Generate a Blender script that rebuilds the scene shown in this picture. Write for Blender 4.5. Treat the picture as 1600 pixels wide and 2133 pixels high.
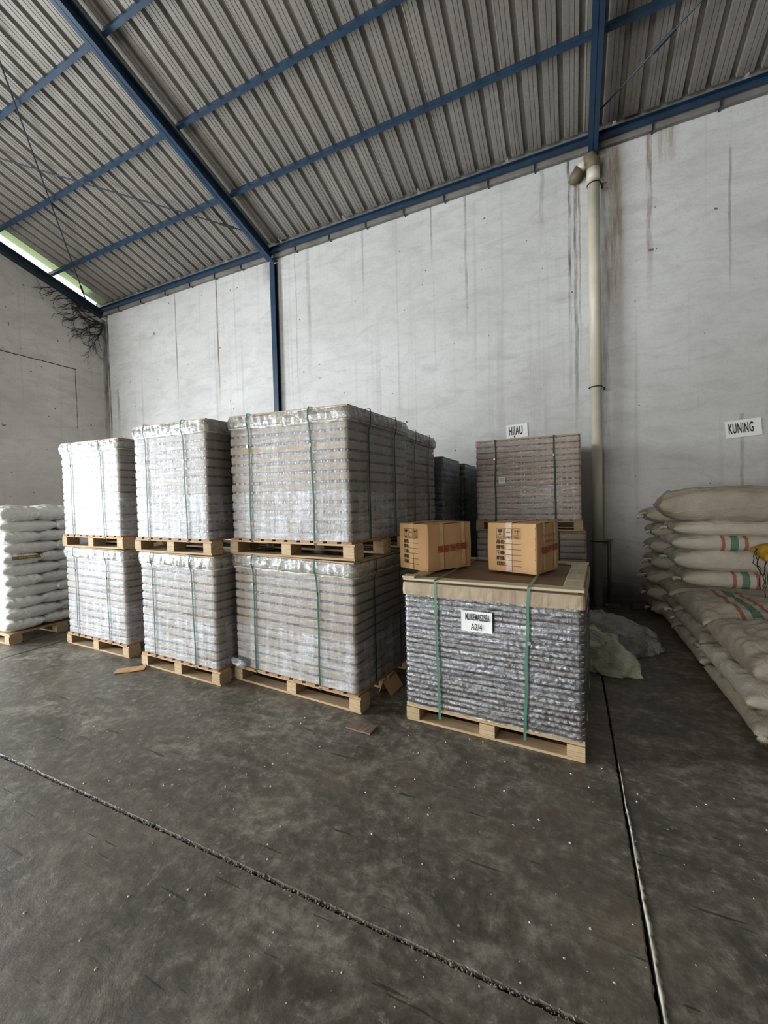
import bpy, math, random
from mathutils import Vector, Matrix, noise

# ------------------------------------------------------------------ scene, camera, light
for o in list(bpy.data.objects):
    bpy.data.objects.remove(o)
S = bpy.context.scene
COL = S.collection
R = math.radians

cam_d = bpy.data.cameras.new('camera')
cam = bpy.data.objects.new('camera', cam_d)
COL.objects.link(cam)
cr = Vector((0.90908058, 0.41589056, -0.02464814))
cu = Vector((0.00996995, 0.03742851, 0.99924957))
cf = Vector((-0.41650101, 0.90864413, -0.02987912))
m3 = Matrix((cr, cu, -cf)).transposed()
cam.matrix_world = Matrix.Translation((0, 0, 1.6)) @ m3.to_4x4()
cam_d.sensor_fit = 'HORIZONTAL'
cam_d.sensor_width = 36.0
cam_d.lens = 36.0 * 850.0 / 1600.0
cam_d.clip_start = 0.05
cam_d.clip_end = 200
S.camera = cam

XL, XR_, YB, YF = -10.85, 11.5, 6.76, -11.8      # walls of the hall
SL = 0.296                                        # roof slope
def roof_z(y):                                    # underside of the purlins
    yy = y if y > -2.5 else -5.0 - y
    return 6.57 + (6.61 - yy) * SL

W_ = bpy.data.worlds.new('World')
S.world = W_
W_.use_nodes = True
nt = W_.node_tree
nt.nodes['Background'].inputs[0].default_value = (0.86, 0.97, 0.90, 1)
nt.nodes['Background'].inputs[1].default_value = 1.6

def area(name, loc, direction, sx, sy, power, color):
    l = bpy.data.lights.new(name, 'AREA')
    l.shape = 'RECTANGLE'; l.size = sx; l.size_y = sy
    l.energy = power; l.color = color
    o = bpy.data.objects.new(name, l)
    COL.objects.link(o)
    o.location = loc
    o.rotation_euler = Vector(direction).to_track_quat('-Z', 'Z').to_euler()
    return o
# daylight through the big doorway in the left wall and the doorway behind the camera
DOOR_Y0, DOOR_Y1, DOOR_Z = -3.9, 2.2, 4.4
area('doorway_daylight', (XL - 0.22, (DOOR_Y0 + DOOR_Y1) / 2, DOOR_Z / 2), (1, 0, 0),
     DOOR_Y1 - DOOR_Y0, DOOR_Z, 2300, (0.92, 0.97, 1.0))
area('rear_doorway_daylight', (-6.4, YF - 0.2, 2.3), (0, 1, 0), 8.0, 4.6, 1350, (1.0, 0.97, 0.91))

S.view_settings.view_transform = 'Standard'
S.view_settings.look = 'None'
S.view_settings.gamma = 1
S.view_settings.use_curve_mapping = False
S.view_settings.exposure = -0.14
S.cycles.max_bounces = 7
S.cycles.diffuse_bounces = 5
S.cycles.glossy_bounces = 3
S.cycles.transparent_max_bounces = 12
S.cycles.use_adaptive_sampling = True
S.cycles.adaptive_threshold = 0.03

# ------------------------------------------------------------------ helpers
def tag(o, label=None, cat=None, group=None, kind=None):
    if label: o['label'] = label
    if cat: o['category'] = cat
    if group: o['group'] = group
    if kind: o['kind'] = kind
    return o

def link(name, data, parent=None, loc=(0, 0, 0), rot=(0, 0, 0)):
    o = bpy.data.objects.new(name, data)
    COL.objects.link(o)
    o.location = loc
    o.rotation_euler = rot
    if parent: o.parent = parent
    return o

def empty(name, loc, rz=0.0, label=None, cat=None, group=None):
    o = link(name, None, None, loc, (0, 0, rz))
    o.empty_display_size = 0.1
    return tag(o, label, cat, group)

def mesh(name, vs, fs, mat, smooth=False, mats=None, mi=None):
    m = bpy.data.meshes.new(name)
    m.from_pydata([tuple(v) for v in vs], [], fs)
    for x in (mats or [mat]): m.materials.append(x)
    if mi:
        m.polygons.foreach_set('material_index', mi)
    if smooth:
        m.polygons.foreach_set('use_smooth', [True] * len(m.polygons))
    m.update()
    return m

class MB:
    """collects shapes for ONE mesh"""
    def __init__(s): s.v = []; s.f = []
    def box(s, c, d, rot=None):
        n = len(s.v)
        for i in (-1, 1):
            for j in (-1, 1):
                for k in (-1, 1):
                    p = Vector((i * d[0] / 2, j * d[1] / 2, k * d[2] / 2))
                    if rot: p = rot @ p
                    s.v.append(p + Vector(c))
        for q in ((0, 1, 3, 2), (4, 6, 7, 5), (0, 4, 5, 1), (2, 3, 7, 6), (0, 2, 6, 4), (1, 5, 7, 3)):
            s.f.append(tuple(n + i for i in q))
        return s
    def bbox(s, c, d, b=0.003):
        """box with bevelled long edges (24 verts)"""
        n = len(s.v)
        hx, hy, hz = d[0] / 2, d[1] / 2, d[2] / 2
        prof = [(-hy + b, -hz), (hy - b, -hz), (hy, -hz + b), (hy, hz - b), (hy - b, hz), (-hy + b, hz), (-hy, hz - b), (-hy, -hz + b)]
        for sx in (-1, 1):
            for (y, z) in prof:
                s.v.append(Vector((c[0] + sx * hx, c[1] + y, c[2] + z)))
        for i in range(8):
            j = (i + 1) % 8
            s.f.append((n + i, n + 8 + i, n + 8 + j, n + j))
        s.f.append(tuple(n + 7 - i for i in range(8))[::1])
        s.f.append(tuple(n + 8 + i for i in range(8)))
        return s
    def tube(s, pts, r, n=8, cap=True):
        pts = [Vector(p) for p in pts]
        base = len(s.v)
        rr = r if isinstance(r, (list, tuple)) else [r] * len(pts)
        prev = None
        for i, p in enumerate(pts):
            t = (pts[min(i + 1, len(pts) - 1)] - pts[max(i - 1, 0)]).normalized()
            if prev is None:
                a = Vector((0, 0, 1)) if abs(t.z) < 0.9 else Vector((1, 0, 0))
                x = t.cross(a).normalized()
            else:
                x = (prev - t * prev.dot(t)).normalized()
            prev = x
            y = t.cross(x)
            for k in range(n):
                an = 2 * math.pi * k / n
                s.v.append(p + (x * math.cos(an) + y * math.sin(an)) * rr[i])
        for i in range(len(pts) - 1):
            for k in range(n):
                k2 = (k + 1) % n
                s.f.append((base + i * n + k, base + i * n + k2, base + (i + 1) * n + k2, base + (i + 1) * n + k))
        if cap:
            s.f.append(tuple(base + k for k in reversed(range(n))))
            s.f.append(tuple(base + (len(pts) - 1) * n + k for k in range(n)))
        return s
    def prism(s, poly, axis, a, b):
        """extrude a 2D polygon along an axis from a to b"""
        n = len(s.v); k = len(poly)
        for t in (a, b):
            for (p, q) in poly:
                s.v.append(Vector({'x': (t, p, q), 'y': (p, t, q), 'z': (p, q, t)}[axis]))
        for i in range(k):
            j = (i + 1) % k
            s.f.append((n + i, n + j, n + k + j, n + k + i))
        s.f.append(tuple(n + i for i in reversed(range(k))))
        s.f.append(tuple(n + k + i for i in range(k)))
        return s
    def mesh(s, name, mat, smooth=False): return mesh(name, s.v, s.f, mat, smooth)

# ------------------------------------------------------------------ materials
class N:
    def __init__(s, name):
        s.m = bpy.data.materials.new(name); s.m.use_nodes = True
        s.t = s.m.node_tree; s.t.nodes.clear()
        s.out = s.t.nodes.new('ShaderNodeOutputMaterial')
    def n(s, typ, **kw):
        nd = s.t.nodes.new(typ)
        for k, v in kw.items():
            if k.startswith('i_'): pass
            else: setattr(nd, k, v)
        return nd
    def l(s, a, b): s.t.links.new(a, b)
    def val(s, sock, v):
        if hasattr(v, 'is_output') or isinstance(v, bpy.types.NodeSocket): s.l(v, sock)
        else:
            if isinstance(v, (tuple, list)) and len(v) == 3 and sock.type == 'RGBA': v = (*v, 1)
            sock.default_value = v
    def coord(s, kind='Object', scale=(1, 1, 1), loc=(0, 0, 0), rot=(0, 0, 0)):
        tc = s.n('ShaderNodeTexCoord'); mp = s.n('ShaderNodeMapping')
        s.l(tc.outputs[kind], mp.inputs['Vector'])
        mp.inputs['Scale'].default_value = scale
        mp.inputs['Location'].default_value = loc
        mp.inputs['Rotation'].default_value = rot
        return mp.outputs[0]
    def world(s, scale=(1, 1, 1), loc=(0, 0, 0), rot=(0, 0, 0)):
        g = s.n('ShaderNodeNewGeometry'); mp = s.n('ShaderNodeMapping')
        s.l(g.outputs['Position'], mp.inputs['Vector'])
        mp.inputs['Scale'].default_value = scale
        mp.inputs['Location'].default_value = loc
        mp.inputs['Rotation'].default_value = rot
        return mp.outputs[0]
    def noise(s, vec, scale, detail=4, rough=0.55, dist=0.0):
        nd = s.n('ShaderNodeTexNoise')
        s.l(vec, nd.inputs['Vector'])
        nd.inputs['Scale'].default_value = scale
        nd.inputs['Detail'].default_value = detail
        nd.inputs['Roughness'].default_value = rough
        nd.inputs['Distortion'].default_value = dist
        return nd.outputs['Fac']
    def ramp(s, fac, stops):
        nd = s.n('ShaderNodeValToRGB')
        e = nd.color_ramp.elements
        while len(e) < len(stops): e.new(0.5)
        for i, (p, c) in enumerate(stops):
            e[i].position = p
            e[i].color = (*c, 1) if isinstance(c, (tuple, list)) else (c, c, c, 1)
        s.l(fac, nd.inputs[0])
        return nd.outputs[0]
    def math(s, op, a, b=0.0, c=None, clamp=False):
        nd = s.n('ShaderNodeMath', operation=op, use_clamp=clamp)
        s.val(nd.inputs[0], a); s.val(nd.inputs[1], b)
        if c is not None: s.val(nd.inputs[2], c)
        return nd.outputs[0]
    def mix(s, fac, a, b, mode='MIX'):
        nd = s.n('ShaderNodeMix', data_type='RGBA', blend_type=mode)
        s.val(nd.inputs[0], fac); s.val(nd.inputs[6], a); s.val(nd.inputs[7], b)
        return nd.outputs[2]
    def sep(s, vec):
        nd = s.n('ShaderNodeSeparateXYZ'); s.l(vec, nd.inputs[0]); return nd.outputs
    def bump(s, h, strength=0.3, dist=0.01):
        nd = s.n('ShaderNodeBump')
        nd.inputs['Strength'].default_value = strength
        nd.inputs['Distance'].default_value = dist
        s.l(h, nd.inputs['Height'])
        return nd.outputs[0]
    def bsdf(s, color=(0.5,) * 3, rough=0.6, metal=0.0, normal=None, spec=0.5, **kw):
        b = s.n('ShaderNodeBsdfPrincipled')
        s.val(b.inputs['Base Color'], color); s.val(b.inputs['Roughness'], rough)
        s.val(b.inputs['Metallic'], metal); s.val(b.inputs['Specular IOR Level'], spec)
        if normal is not None: s.l(normal, b.inputs['Normal'])
        for k, v in kw.items(): s.val(b.inputs[k], v)
        return b.outputs[0]
    def done(s, sh):
        s.l(sh, s.out.inputs[0]); return s.m
    def rnd(s):
        return s.n('ShaderNodeObjectInfo').outputs['Random']

def m_simple(name, col, rough=0.6, metal=0.0, spec=0.5, nscale=0, namt=0.15, bump=0.0):
    n = N(name); c = col; nm = None
    if nscale:
        f = n.noise(n.coord(), nscale, 5)
        c = n.mix(n.ramp(f, [(0.3, 0.0), (0.7, 1.0)]), tuple(v * (1 - namt) for v in col), tuple(min(1, v * (1 + namt)) for v in col))
        if bump: nm = n.bump(f, bump, 0.005)
    return n.done(n.bsdf(c, rough, metal, nm, spec))

def m_wood(name, a, b, ply=False):
    n = N(name)
    r = n.rnd()
    tc = n.n('ShaderNodeTexCoord').outputs['Object']
    add = n.n('ShaderNodeVectorMath', operation='ADD')
    n.l(tc, add.inputs[0])
    cmb = n.n('ShaderNodeCombineXYZ'); n.l(n.math('MULTIPLY', r, 37.0), cmb.inputs[0]); n.l(n.math('MULTIPLY', r, 11.0), cmb.inputs[1])
    n.l(cmb.outputs[0], add.inputs[1])
    mp = n.n('ShaderNodeMapping'); n.l(add.outputs[0], mp.inputs[0]); mp.inputs['Scale'].default_value = (2.5, 30, 30)
    g = n.noise(mp.outputs[0], 1.6, 5, 0.6, 0.6)
    c = n.mix(n.ramp(g, [(0.3, 0.0), (0.7, 1.0)]), a, b)
    c = n.mix(n.math('MULTIPLY', r, 0.35), c, tuple(x * 0.62 for x in a))
    if ply:
        z = n.sep(tc)[2]
        w = n.math('SINE', n.math('MULTIPLY', z, 2 * math.pi / 0.0125))
        nn = n.noise(n.coord(scale=(8, 8, 60)), 1.5, 3)
        w = n.math('MULTIPLY', n.math('GREATER_THAN', w, 0.72), n.ramp(nn, [(0.35, 0.0), (0.55, 1.0)]))
        c = n.mix(n.math('MULTIPLY', w, 0.6), c, (0.12, 0.07, 0.035))
    return n.done(n.bsdf(c, 0.72, 0, n.bump(g, 0.35, 0.003), 0.3))

WOOD = m_wood('pallet_pine', (0.40, 0.28, 0.165), (0.56, 0.42, 0.27))
WOODD = m_wood('deck_plywood', (0.34, 0.17, 0.085), (0.48, 0.29, 0.16))
PLY = m_wood('laminated_block', (0.44, 0.32, 0.19), (0.58, 0.44, 0.28), True)

def m_card(name, a, b, streak=True, glossy=0.75):
    n = N(name)
    v = n.coord(scale=(1, 1, 1))
    f1 = n.noise(v, 5, 3)
    f2 = n.noise(n.coord(scale=(70, 70, 3)), 1.0, 3, 0.6)
    c = n.mix(n.ramp(f1, [(0.3, 0.0), (0.7, 1.0)]), a, b)
    if streak:
        c = n.mix(n.ramp(f2, [(0.45, 0.0), (0.8, 0.55)]), c, tuple(x * 0.55 for x in a))
    c = n.mix(n.math('MULTIPLY', n.rnd(), 0.3), c, tuple(x * 0.75 for x in a))
    return n.done(n.bsdf(c, glossy, 0, n.bump(f2, 0.3, 0.002), 0.3))
CARD = m_card('tray_cardboard', (0.34, 0.265, 0.185), (0.46, 0.375, 0.275))
CARDB = m_card('tray_cardboard_brown', (0.42, 0.31, 0.235), (0.54, 0.41, 0.32))
CARTON = m_card('carton_board', (0.55, 0.33, 0.16), (0.61, 0.375, 0.19), False)
CARTONIN = m_card('inner_board', (0.20, 0.12, 0.07), (0.25, 0.16, 0.09), False)
SHEETM = m_card('liner_board', (0.30, 0.20, 0.13), (0.38, 0.27, 0.19), False)

def m_jars(name, a, b, rough=0.25):
    n = N(name)
    f = n.noise(n.coord(scale=(25, 25, 60)), 1, 3, 0.6)
    c = n.mix(n.ramp(f, [(0.3, 0.0), (0.7, 1.0)]), a, b)
    return n.done(n.bsdf(c, rough, 0, n.bump(f, 0.4, 0.004), 0.6))
JARDARK = m_jars('grey_jar_rims', (0.03, 0.03, 0.038), (0.13, 0.13, 0.155))
JARCLR = m_jars('clear_jar_plastic', (0.15, 0.15, 0.17), (0.46, 0.46, 0.50), 0.2)
JARBLK = m_jars('dark_jar_plastic', (0.03, 0.03, 0.032), (0.10, 0.10, 0.11), 0.3)

def m_film(name, milk_lo, milk_hi, zsplit, rough=0.22, refl=0.55, tint=(0.86, 0.87, 0.9), wr=0.5, blend=0.5):
    """clear stretch film: see-through, milky where it lies in several layers, glossy; FILM also carries painted glare"""
    n = N(name)
    v = n.coord()
    f1 = n.noise(n.coord(scale=(6, 6, 26)), 1.2, 5, 0.65, 0.8)
    f2 = n.noise(n.coord(scale=(20, 20, 5)), 1.0, 4, 0.6)
    f3 = n.noise(n.coord(scale=(55, 55, 70)), 1.0, 3, 0.6)
    z = n.sep(v)[2]
    zz = n.math('ADD', z, n.math('MULTIPLY', n.math('SUBTRACT', f1, 0.5), 0.05))
    low = n.math('LESS_THAN', zz, zsplit)
    milk = n.math('ADD', milk_lo, n.math('MULTIPLY', low, milk_hi - milk_lo))
    mm = n.ramp(f1, [(0.35, 0.45), (0.68, 1.45)])
    vs_ = n.noise(n.coord(scale=(15, 15, 1.6)), 1.0, 3, 0.6)
    hs_ = n.noise(n.coord(scale=(1.5, 1.5, 15)), 1.0, 3, 0.6)
    pl = n.math('ADD', n.ramp(vs_, [(0.38, 0.35), (0.62, 1.15)]), n.ramp(hs_, [(0.4, 0.0), (0.65, 0.7)]))
    milk = n.math('MULTIPLY', n.math('MULTIPLY', milk, mm), pl, clamp=True)
    h = n.math('ADD', n.math('MULTIPLY', f1, 1.0), n.math('ADD', n.math('MULTIPLY', f2, 0.7), n.math('MULTIPLY', f3, 0.22)))
    bp = n.bump(h, wr, 0.02)
    tr = n.n('ShaderNodeBsdfTransparent')
    df = n.n('ShaderNodeBsdfDiffuse'); df.inputs[0].default_value = (*tint, 1); n.l(bp, df.inputs['Normal'])
    gl = n.n('ShaderNodeBsdfGlossy'); gl.inputs[0].default_value = (0.84, 0.91, 1, 1); gl.inputs['Roughness'].default_value = rough
    n.l(bp, gl.inputs['Normal'])
    m1 = n.n('ShaderNodeMixShader'); n.l(milk, m1.inputs[0]); n.l(tr.outputs[0], m1.inputs[1]); n.l(df.outputs[0], m1.inputs[2])
    lw = n.n('ShaderNodeLayerWeight'); lw.inputs['Blend'].default_value = blend; n.l(bp, lw.inputs['Normal'])
    fr = n.math('MULTIPLY', lw.outputs['Fresnel'], refl, clamp=True)
    m2 = n.n('ShaderNodeMixShader'); n.l(fr, m2.inputs[0]); n.l(m1.outputs[0], m2.inputs[1]); n.l(gl.outputs[0], m2.inputs[2])
    return n.done(m2.outputs[0])
FILM = m_film('stretch_film', 0.12, 0.30, 0.40, rough=0.40, refl=0.46, wr=0.6, tint=(0.78, 0.81, 0.88))  # low band: extra film layers, also whitened and blued to imitate door glare
FILMB = m_film('stretch_film_back', 0.14, 0.26, 0.42, refl=0.5, tint=(0.72, 0.68, 0.66))
FILMG = m_film('wrinkled_film', 0.06, 0.06, 0.0, rough=0.17, refl=1.0, wr=0.4, tint=(0.75, 0.77, 0.82))
FILMD = m_film('dark_wrinkled_film', 0.16, 0.16, 0.0, rough=0.3, refl=0.8, wr=0.8, tint=(0.6, 0.62, 0.65))
COVER = m_film('top_cover_film', 0.34, 0.34, 0.0, rough=0.17, refl=0.8, wr=0.5, tint=(0.66, 0.63, 0.55))
COVERY = m_simple('cover_hem', (0.62, 0.60, 0.44), 0.4)
STRAP = m_simple('green_strap', (0.035, 0.085, 0.06), 0.6, spec=0.2, nscale=8)
STRAPG = m_simple('green_strap_bright', (0.075, 0.18, 0.13), 0.35, nscale=8)
BUCKLE = m_simple('strap_seal', (0.33, 0.35, 0.34), 0.3, 0.5)
STEELB = m_simple('blue_paint', (0.014, 0.038, 0.078), 0.45, nscale=3, namt=0.3)
STEELD = m_simple('dark_blue_paint', (0.010, 0.020, 0.038), 0.5, nscale=3, namt=0.3)
PVC = m_simple('pvc_cream', (0.56, 0.53, 0.44), 0.4, nscale=2.5, namt=0.14)
PVCD = m_simple('pvc_dirty', (0.15, 0.12, 0.075), 0.6, nscale=6, namt=0.4)
BLACK = m_simple('black_paint', (0.012, 0.012, 0.014), 0.6)
INK = m_simple('black_ink', (0.02, 0.017, 0.015), 0.7)
REDINK = m_simple('red_ink', (0.30, 0.035, 0.02), 0.7)
PENINK = m_simple('pen_ink', (0.22, 0.12, 0.06), 0.7)
PAPER = m_simple('white_paper', (0.80, 0.81, 0.82), 0.6, nscale=6, namt=0.05)
TAPE = m_simple('parcel_tape', (0.62, 0.43, 0.22), 0.15, nscale=12, namt=0.15, bump=0.3)
TAPEC = m_simple('clear_tape', (0.66, 0.50, 0.40), 0.2, nscale=25, namt=0.25, bump=0.5)
VINEM = m_simple('dead_vine', (0.02, 0.015, 0.012), 0.9)
GOLD = m_simple('gold_label', (0.22, 0.15, 0.03), 0.5)
GOLDT = m_simple('gold_label_text', (0.55, 0.42, 0.15), 0.5)
GUT = m_simple('gutter_zinc', (0.20, 0.195, 0.185), 0.5, 0.2, nscale=4, namt=0.25)
BRICKM = m_simple('brick_rubble', (0.20, 0.14, 0.09), 0.9, nscale=12, namt=0.3)
CRUMB = m_simple('white_crumb', (0.50, 0.48, 0.43), 0.8, nscale=30, namt=0.2)
GRIT = m_simple('concrete_grit', (0.22, 0.21, 0.19), 0.9, nscale=30, namt=0.4)
FILLER = m_simple('joint_sealant', (0.40, 0.385, 0.33), 0.8, nscale=14, namt=0.45, bump=0.6)
YEL = m_simple('yellow_cloth', (0.42, 0.24, 0.02), 0.7, nscale=10, namt=0.3)
FOIL = m_film('crumpled_plastic', 0.3, 0.3, 0.0, rough=0.12, refl=0.9, wr=1.0, tint=(0.85, 0.87, 0.9))

def m_sack(name, a, b, rough=0.8, weave=True, stripes=None, spec=0.3, wr=0.4):
    n = N(name)
    v = n.coord()
    f = n.noise(v, 5, 5, 0.6, 0.3)
    c = n.mix(n.ramp(f, [(0.32, 0.0), (0.68, 1.0)]), a, b)
    f4 = n.noise(v, 1.7, 3)
    c = n.mix(n.ramp(f4, [(0.5, 0.0), (0.75, 0.45 if weave else 0.12)]), c, tuple(x * 0.6 for x in a))
    if stripes:
        x = n.sep(v)[0 if stripes[0] == 'x' else 1]
        wob = n.math('MULTIPLY', n.math('SUBTRACT', f, 0.5), 0.03)
        x = n.math('ADD', x, wob)
        for (cx, w, col) in stripes[1]:
            msk = n.math('LESS_THAN', n.math('ABSOLUTE', n.math('SUBTRACT', x, cx)), w)
            c = n.mix(n.math('MULTIPLY', msk, 0.85), c, col)
    fine = n.noise(n.coord(scale=(160, 160, 160)), 1, 2)
    wrk = n.noise(n.coord(scale=(4, 9, 9)), 1.3, 4, 0.6, 1.5)
    h = n.math('ADD', n.math('MULTIPLY', fine, 0.12 if weave else 0.0), n.math('ADD', n.math('MULTIPLY', wrk, 1.5), n.math('MULTIPLY', f, 0.5)))
    if weave: c = n.mix(n.ramp(fine, [(0.4, 0.25), (0.62, 0.0)]), c, tuple(x * 0.45 for x in a))
    return n.done(n.bsdf(c, rough, 0, n.bump(h, wr, 0.03), spec))
SACKB = m_sack('woven_brown', (0.42, 0.37, 0.30), (0.54, 0.48, 0.40))
SACKW = m_sack('woven_pale', (0.56, 0.52, 0.44), (0.68, 0.63, 0.55))
RED, GRN = (0.36, 0.07, 0.045), (0.03, 0.17, 0.10)
ST = [(-0.10, 0.016, RED), (0.0, 0.034, GRN), (0.10, 0.016, RED)]
SACKS = m_sack('woven_striped', (0.56, 0.52, 0.44), (0.68, 0.63, 0.55), stripes=('x', ST))
SACKSB = m_sack('woven_striped_brown', (0.43, 0.385, 0.31), (0.55, 0.49, 0.41), stripes=('y', ST))
SACKP = m_sack('white_poly', (0.76, 0.77, 0.75), (0.86, 0.87, 0.85), 0.32, False, spec=0.5, wr=0.5)
BAGG = m_sack('greenish_bag', (0.50, 0.50, 0.39), (0.62, 0.63, 0.50), 0.55, False, wr=1.0)
BAGC = m_sack('grey_clear_bag', (0.25, 0.25, 0.245), (0.45, 0.45, 0.44), 0.3, False, wr=1.0)

def m_wall(name, axis, base, dark, streaks, low=None):
    """limewashed plaster with blotches, drip marks and some painted shade; axis: coordinate that runs along the wall"""
    n = N(name)
    p = n.world()
    s = n.sep(p)
    a = s[0 if axis == 'x' else 1]; z = s[2]
    big = n.noise(n.world(scale=(0.5, 0.5, 0.7)), 1.2, 6, 0.6, 0.4)
    med = n.noise(n.world(scale=(2.0, 2.0, 5.5), rot=(0, R(12), R(4))), 1.0, 8, 0.68, 0.8)
    fin = n.noise(n.world(), 26, 5, 0.7)
    c = n.mix(n.ramp(big, [(0.35, 0.0), (0.65, 0.8)]), base, dark)
    c = n.mix(n.ramp(med, [(0.46, 0.0), (0.78, 0.6)]), c, tuple(x * 0.68 for x in dark))
    c = n.mix(n.ramp(fin, [(0.52, 0.0), (0.78, 0.35)]), c, tuple(x * 0.6 for x in dark))
    # long faint runs of rain water
    run = n.noise(n.world(scale=(9, 9, 0.16)), 1.0, 4, 0.6)
    c = n.mix(n.ramp(run, [(0.56, 0.0), (0.75, 0.42)]), c, tuple(x * 0.62 for x in dark))
    thin = n.noise(n.world(scale=(42, 42, 0.5)), 1.0, 3, 0.6)
    brk = n.noise(n.world(scale=(1.2, 1.2, 0.8)), 1.0, 3)
    tm = n.math('MULTIPLY', n.ramp(thin, [(0.68, 0.0), (0.74, 0.5)]), n.ramp(brk, [(0.5, 0.0), (0.62, 1.0)]))
    c = n.mix(tm, c, (0.15, 0.145, 0.135))
    spk = n.noise(n.world(), 9, 2, 0.5)
    c = n.mix(n.ramp(spk, [(0.735, 0.0), (0.75, 0.8)]), c, (0.05, 0.045, 0.04))
    for (xc, w, z0, z1, col, st, wob) in streaks:
        wx = n.math('MULTIPLY', n.math('SUBTRACT', n.noise(n.world(scale=(0.0, 0.0, 1.3), loc=(xc, xc * 3, 0)), 1.0, 4, 0.7), 0.5), wob)
        d = n.math('ABSOLUTE', n.math('ADD', n.math('SUBTRACT', a, xc), wx))
        mk = n.n('ShaderNodeMapRange', interpolation_type='SMOOTHSTEP')
        n.l(d, mk.inputs[0]); mk.inputs[1].default_value = w; mk.inputs[2].default_value = w * 0.35
        mz = n.n('ShaderNodeMapRange', interpolation_type='SMOOTHSTEP')
        n.l(z, mz.inputs[0]); mz.inputs[1].default_value = z0; mz.inputs[2].default_value = z0 + (z1 - z0) * 0.6
        up = n.math('LESS_THAN', z, z1)
        k = n.math('MULTIPLY', n.math('MULTIPLY', mk.outputs[0], mz.outputs[0]), up)
        nn = n.ramp(n.noise(n.world(scale=(14, 14, 1.6), loc=(xc, 0, 0)), 1.0, 5, 0.7), [(0.36, 0.15), (0.6, 1.0)])
        k = n.math('MULTIPLY', n.math('MULTIPLY', k, nn), st, clamp=True)
        c = n.mix(k, c, col)
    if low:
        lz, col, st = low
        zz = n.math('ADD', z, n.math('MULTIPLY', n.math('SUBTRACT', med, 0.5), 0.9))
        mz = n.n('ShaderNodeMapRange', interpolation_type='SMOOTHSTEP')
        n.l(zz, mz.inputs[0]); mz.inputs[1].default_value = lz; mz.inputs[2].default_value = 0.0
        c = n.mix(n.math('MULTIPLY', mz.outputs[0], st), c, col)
    h = n.math('ADD', n.math('MULTIPLY', med, 0.6), n.math('MULTIPLY', fin, 0.25))
    return n.done(n.bsdf(c, 0.85, 0, n.bump(h, 0.35, 0.03), 0.25))

BR = (0.20, 0.15, 0.085)
DK = (0.10, 0.095, 0.085)
WALLB = m_wall('back_wall_plaster', 'x', (0.60, 0.605, 0.615), (0.50, 0.50, 0.50), [
    (0.02, 0.030, 2.6, 6.5, DK, 0.95, 0.08), (0.10, 0.035, 1.5, 6.4, DK, 0.8, 0.06), (0.155, 0.02, 3.3, 6.4, BR, 0.9, 0.05),
    (0.58, 0.17, 3.4, 6.5, BR, 0.75, 0.12), (1.02, 0.05, 4.0, 6.5, BR, 0.8, 0.05), (1.22, 0.16, 5.9, 6.5, BR, 0.6, 0.1),
    (0.47, 0.09, 0.0, 6.4, DK, 0.45, 0.05), (-1.52, 0.03, 4.0, 6.5, DK, 0.55, 0.05), (-2.1, 0.02, 5.4, 6.5, DK, 0.55, 0.05),  # leading full-height strip: the drainpipe's shadow painted onto the wall
    (-0.35, 0.04, 5.2, 6.5, DK, 0.4, 0.08), (-3.4, 0.03, 4.8, 6.5, DK, 0.4, 0.05), (-4.6, 0.06, 3.6, 6.5, DK, 0.35, 0.08),
    (-4.9, 0.02, 3.2, 6.5, DK, 0.5, 0.08), (-5.25, 0.05, 3.4, 6.4, BR, 0.5, 0.05), (-7.0, 0.035, 3.0, 6.52, BR, 0.95, 0.02),
    (-8.3, 0.025, 3.4, 6.52, DK, 0.75, 0.03), (-5.62, 0.15, 5.9, 6.5, DK, 0.5, 0.2), (-10.8, 0.05, 2.0, 6.5, (0.02, 0.018, 0.015), 1.0, 0.06),
    (-10.5, 0.06, 3.2, 4.6, DK, 0.6, 0.2), (1.9, 0.02, 3.8, 6.0, DK, 0.5, 0.05), (2.02, 0.03, 0.8, 2.6, DK, 0.5, 0.05)],
    (0.7, (0.055, 0.05, 0.042), 0.85))  # near-black wall foot: shade behind the stacks painted into the plaster
WALLL = m_wall('left_wall_plaster', 'y', (0.62, 0.60, 0.565), (0.49, 0.47, 0.44), [
    (6.70, 0.08, 2.5, 6.6, DK, 0.9, 0.1), (5.98, 0.018, 3.0, 4.93, (0.03, 0.028, 0.025), 1.0, 0.02)],
    (3.4, (0.33, 0.27, 0.24), 0.6))

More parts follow.
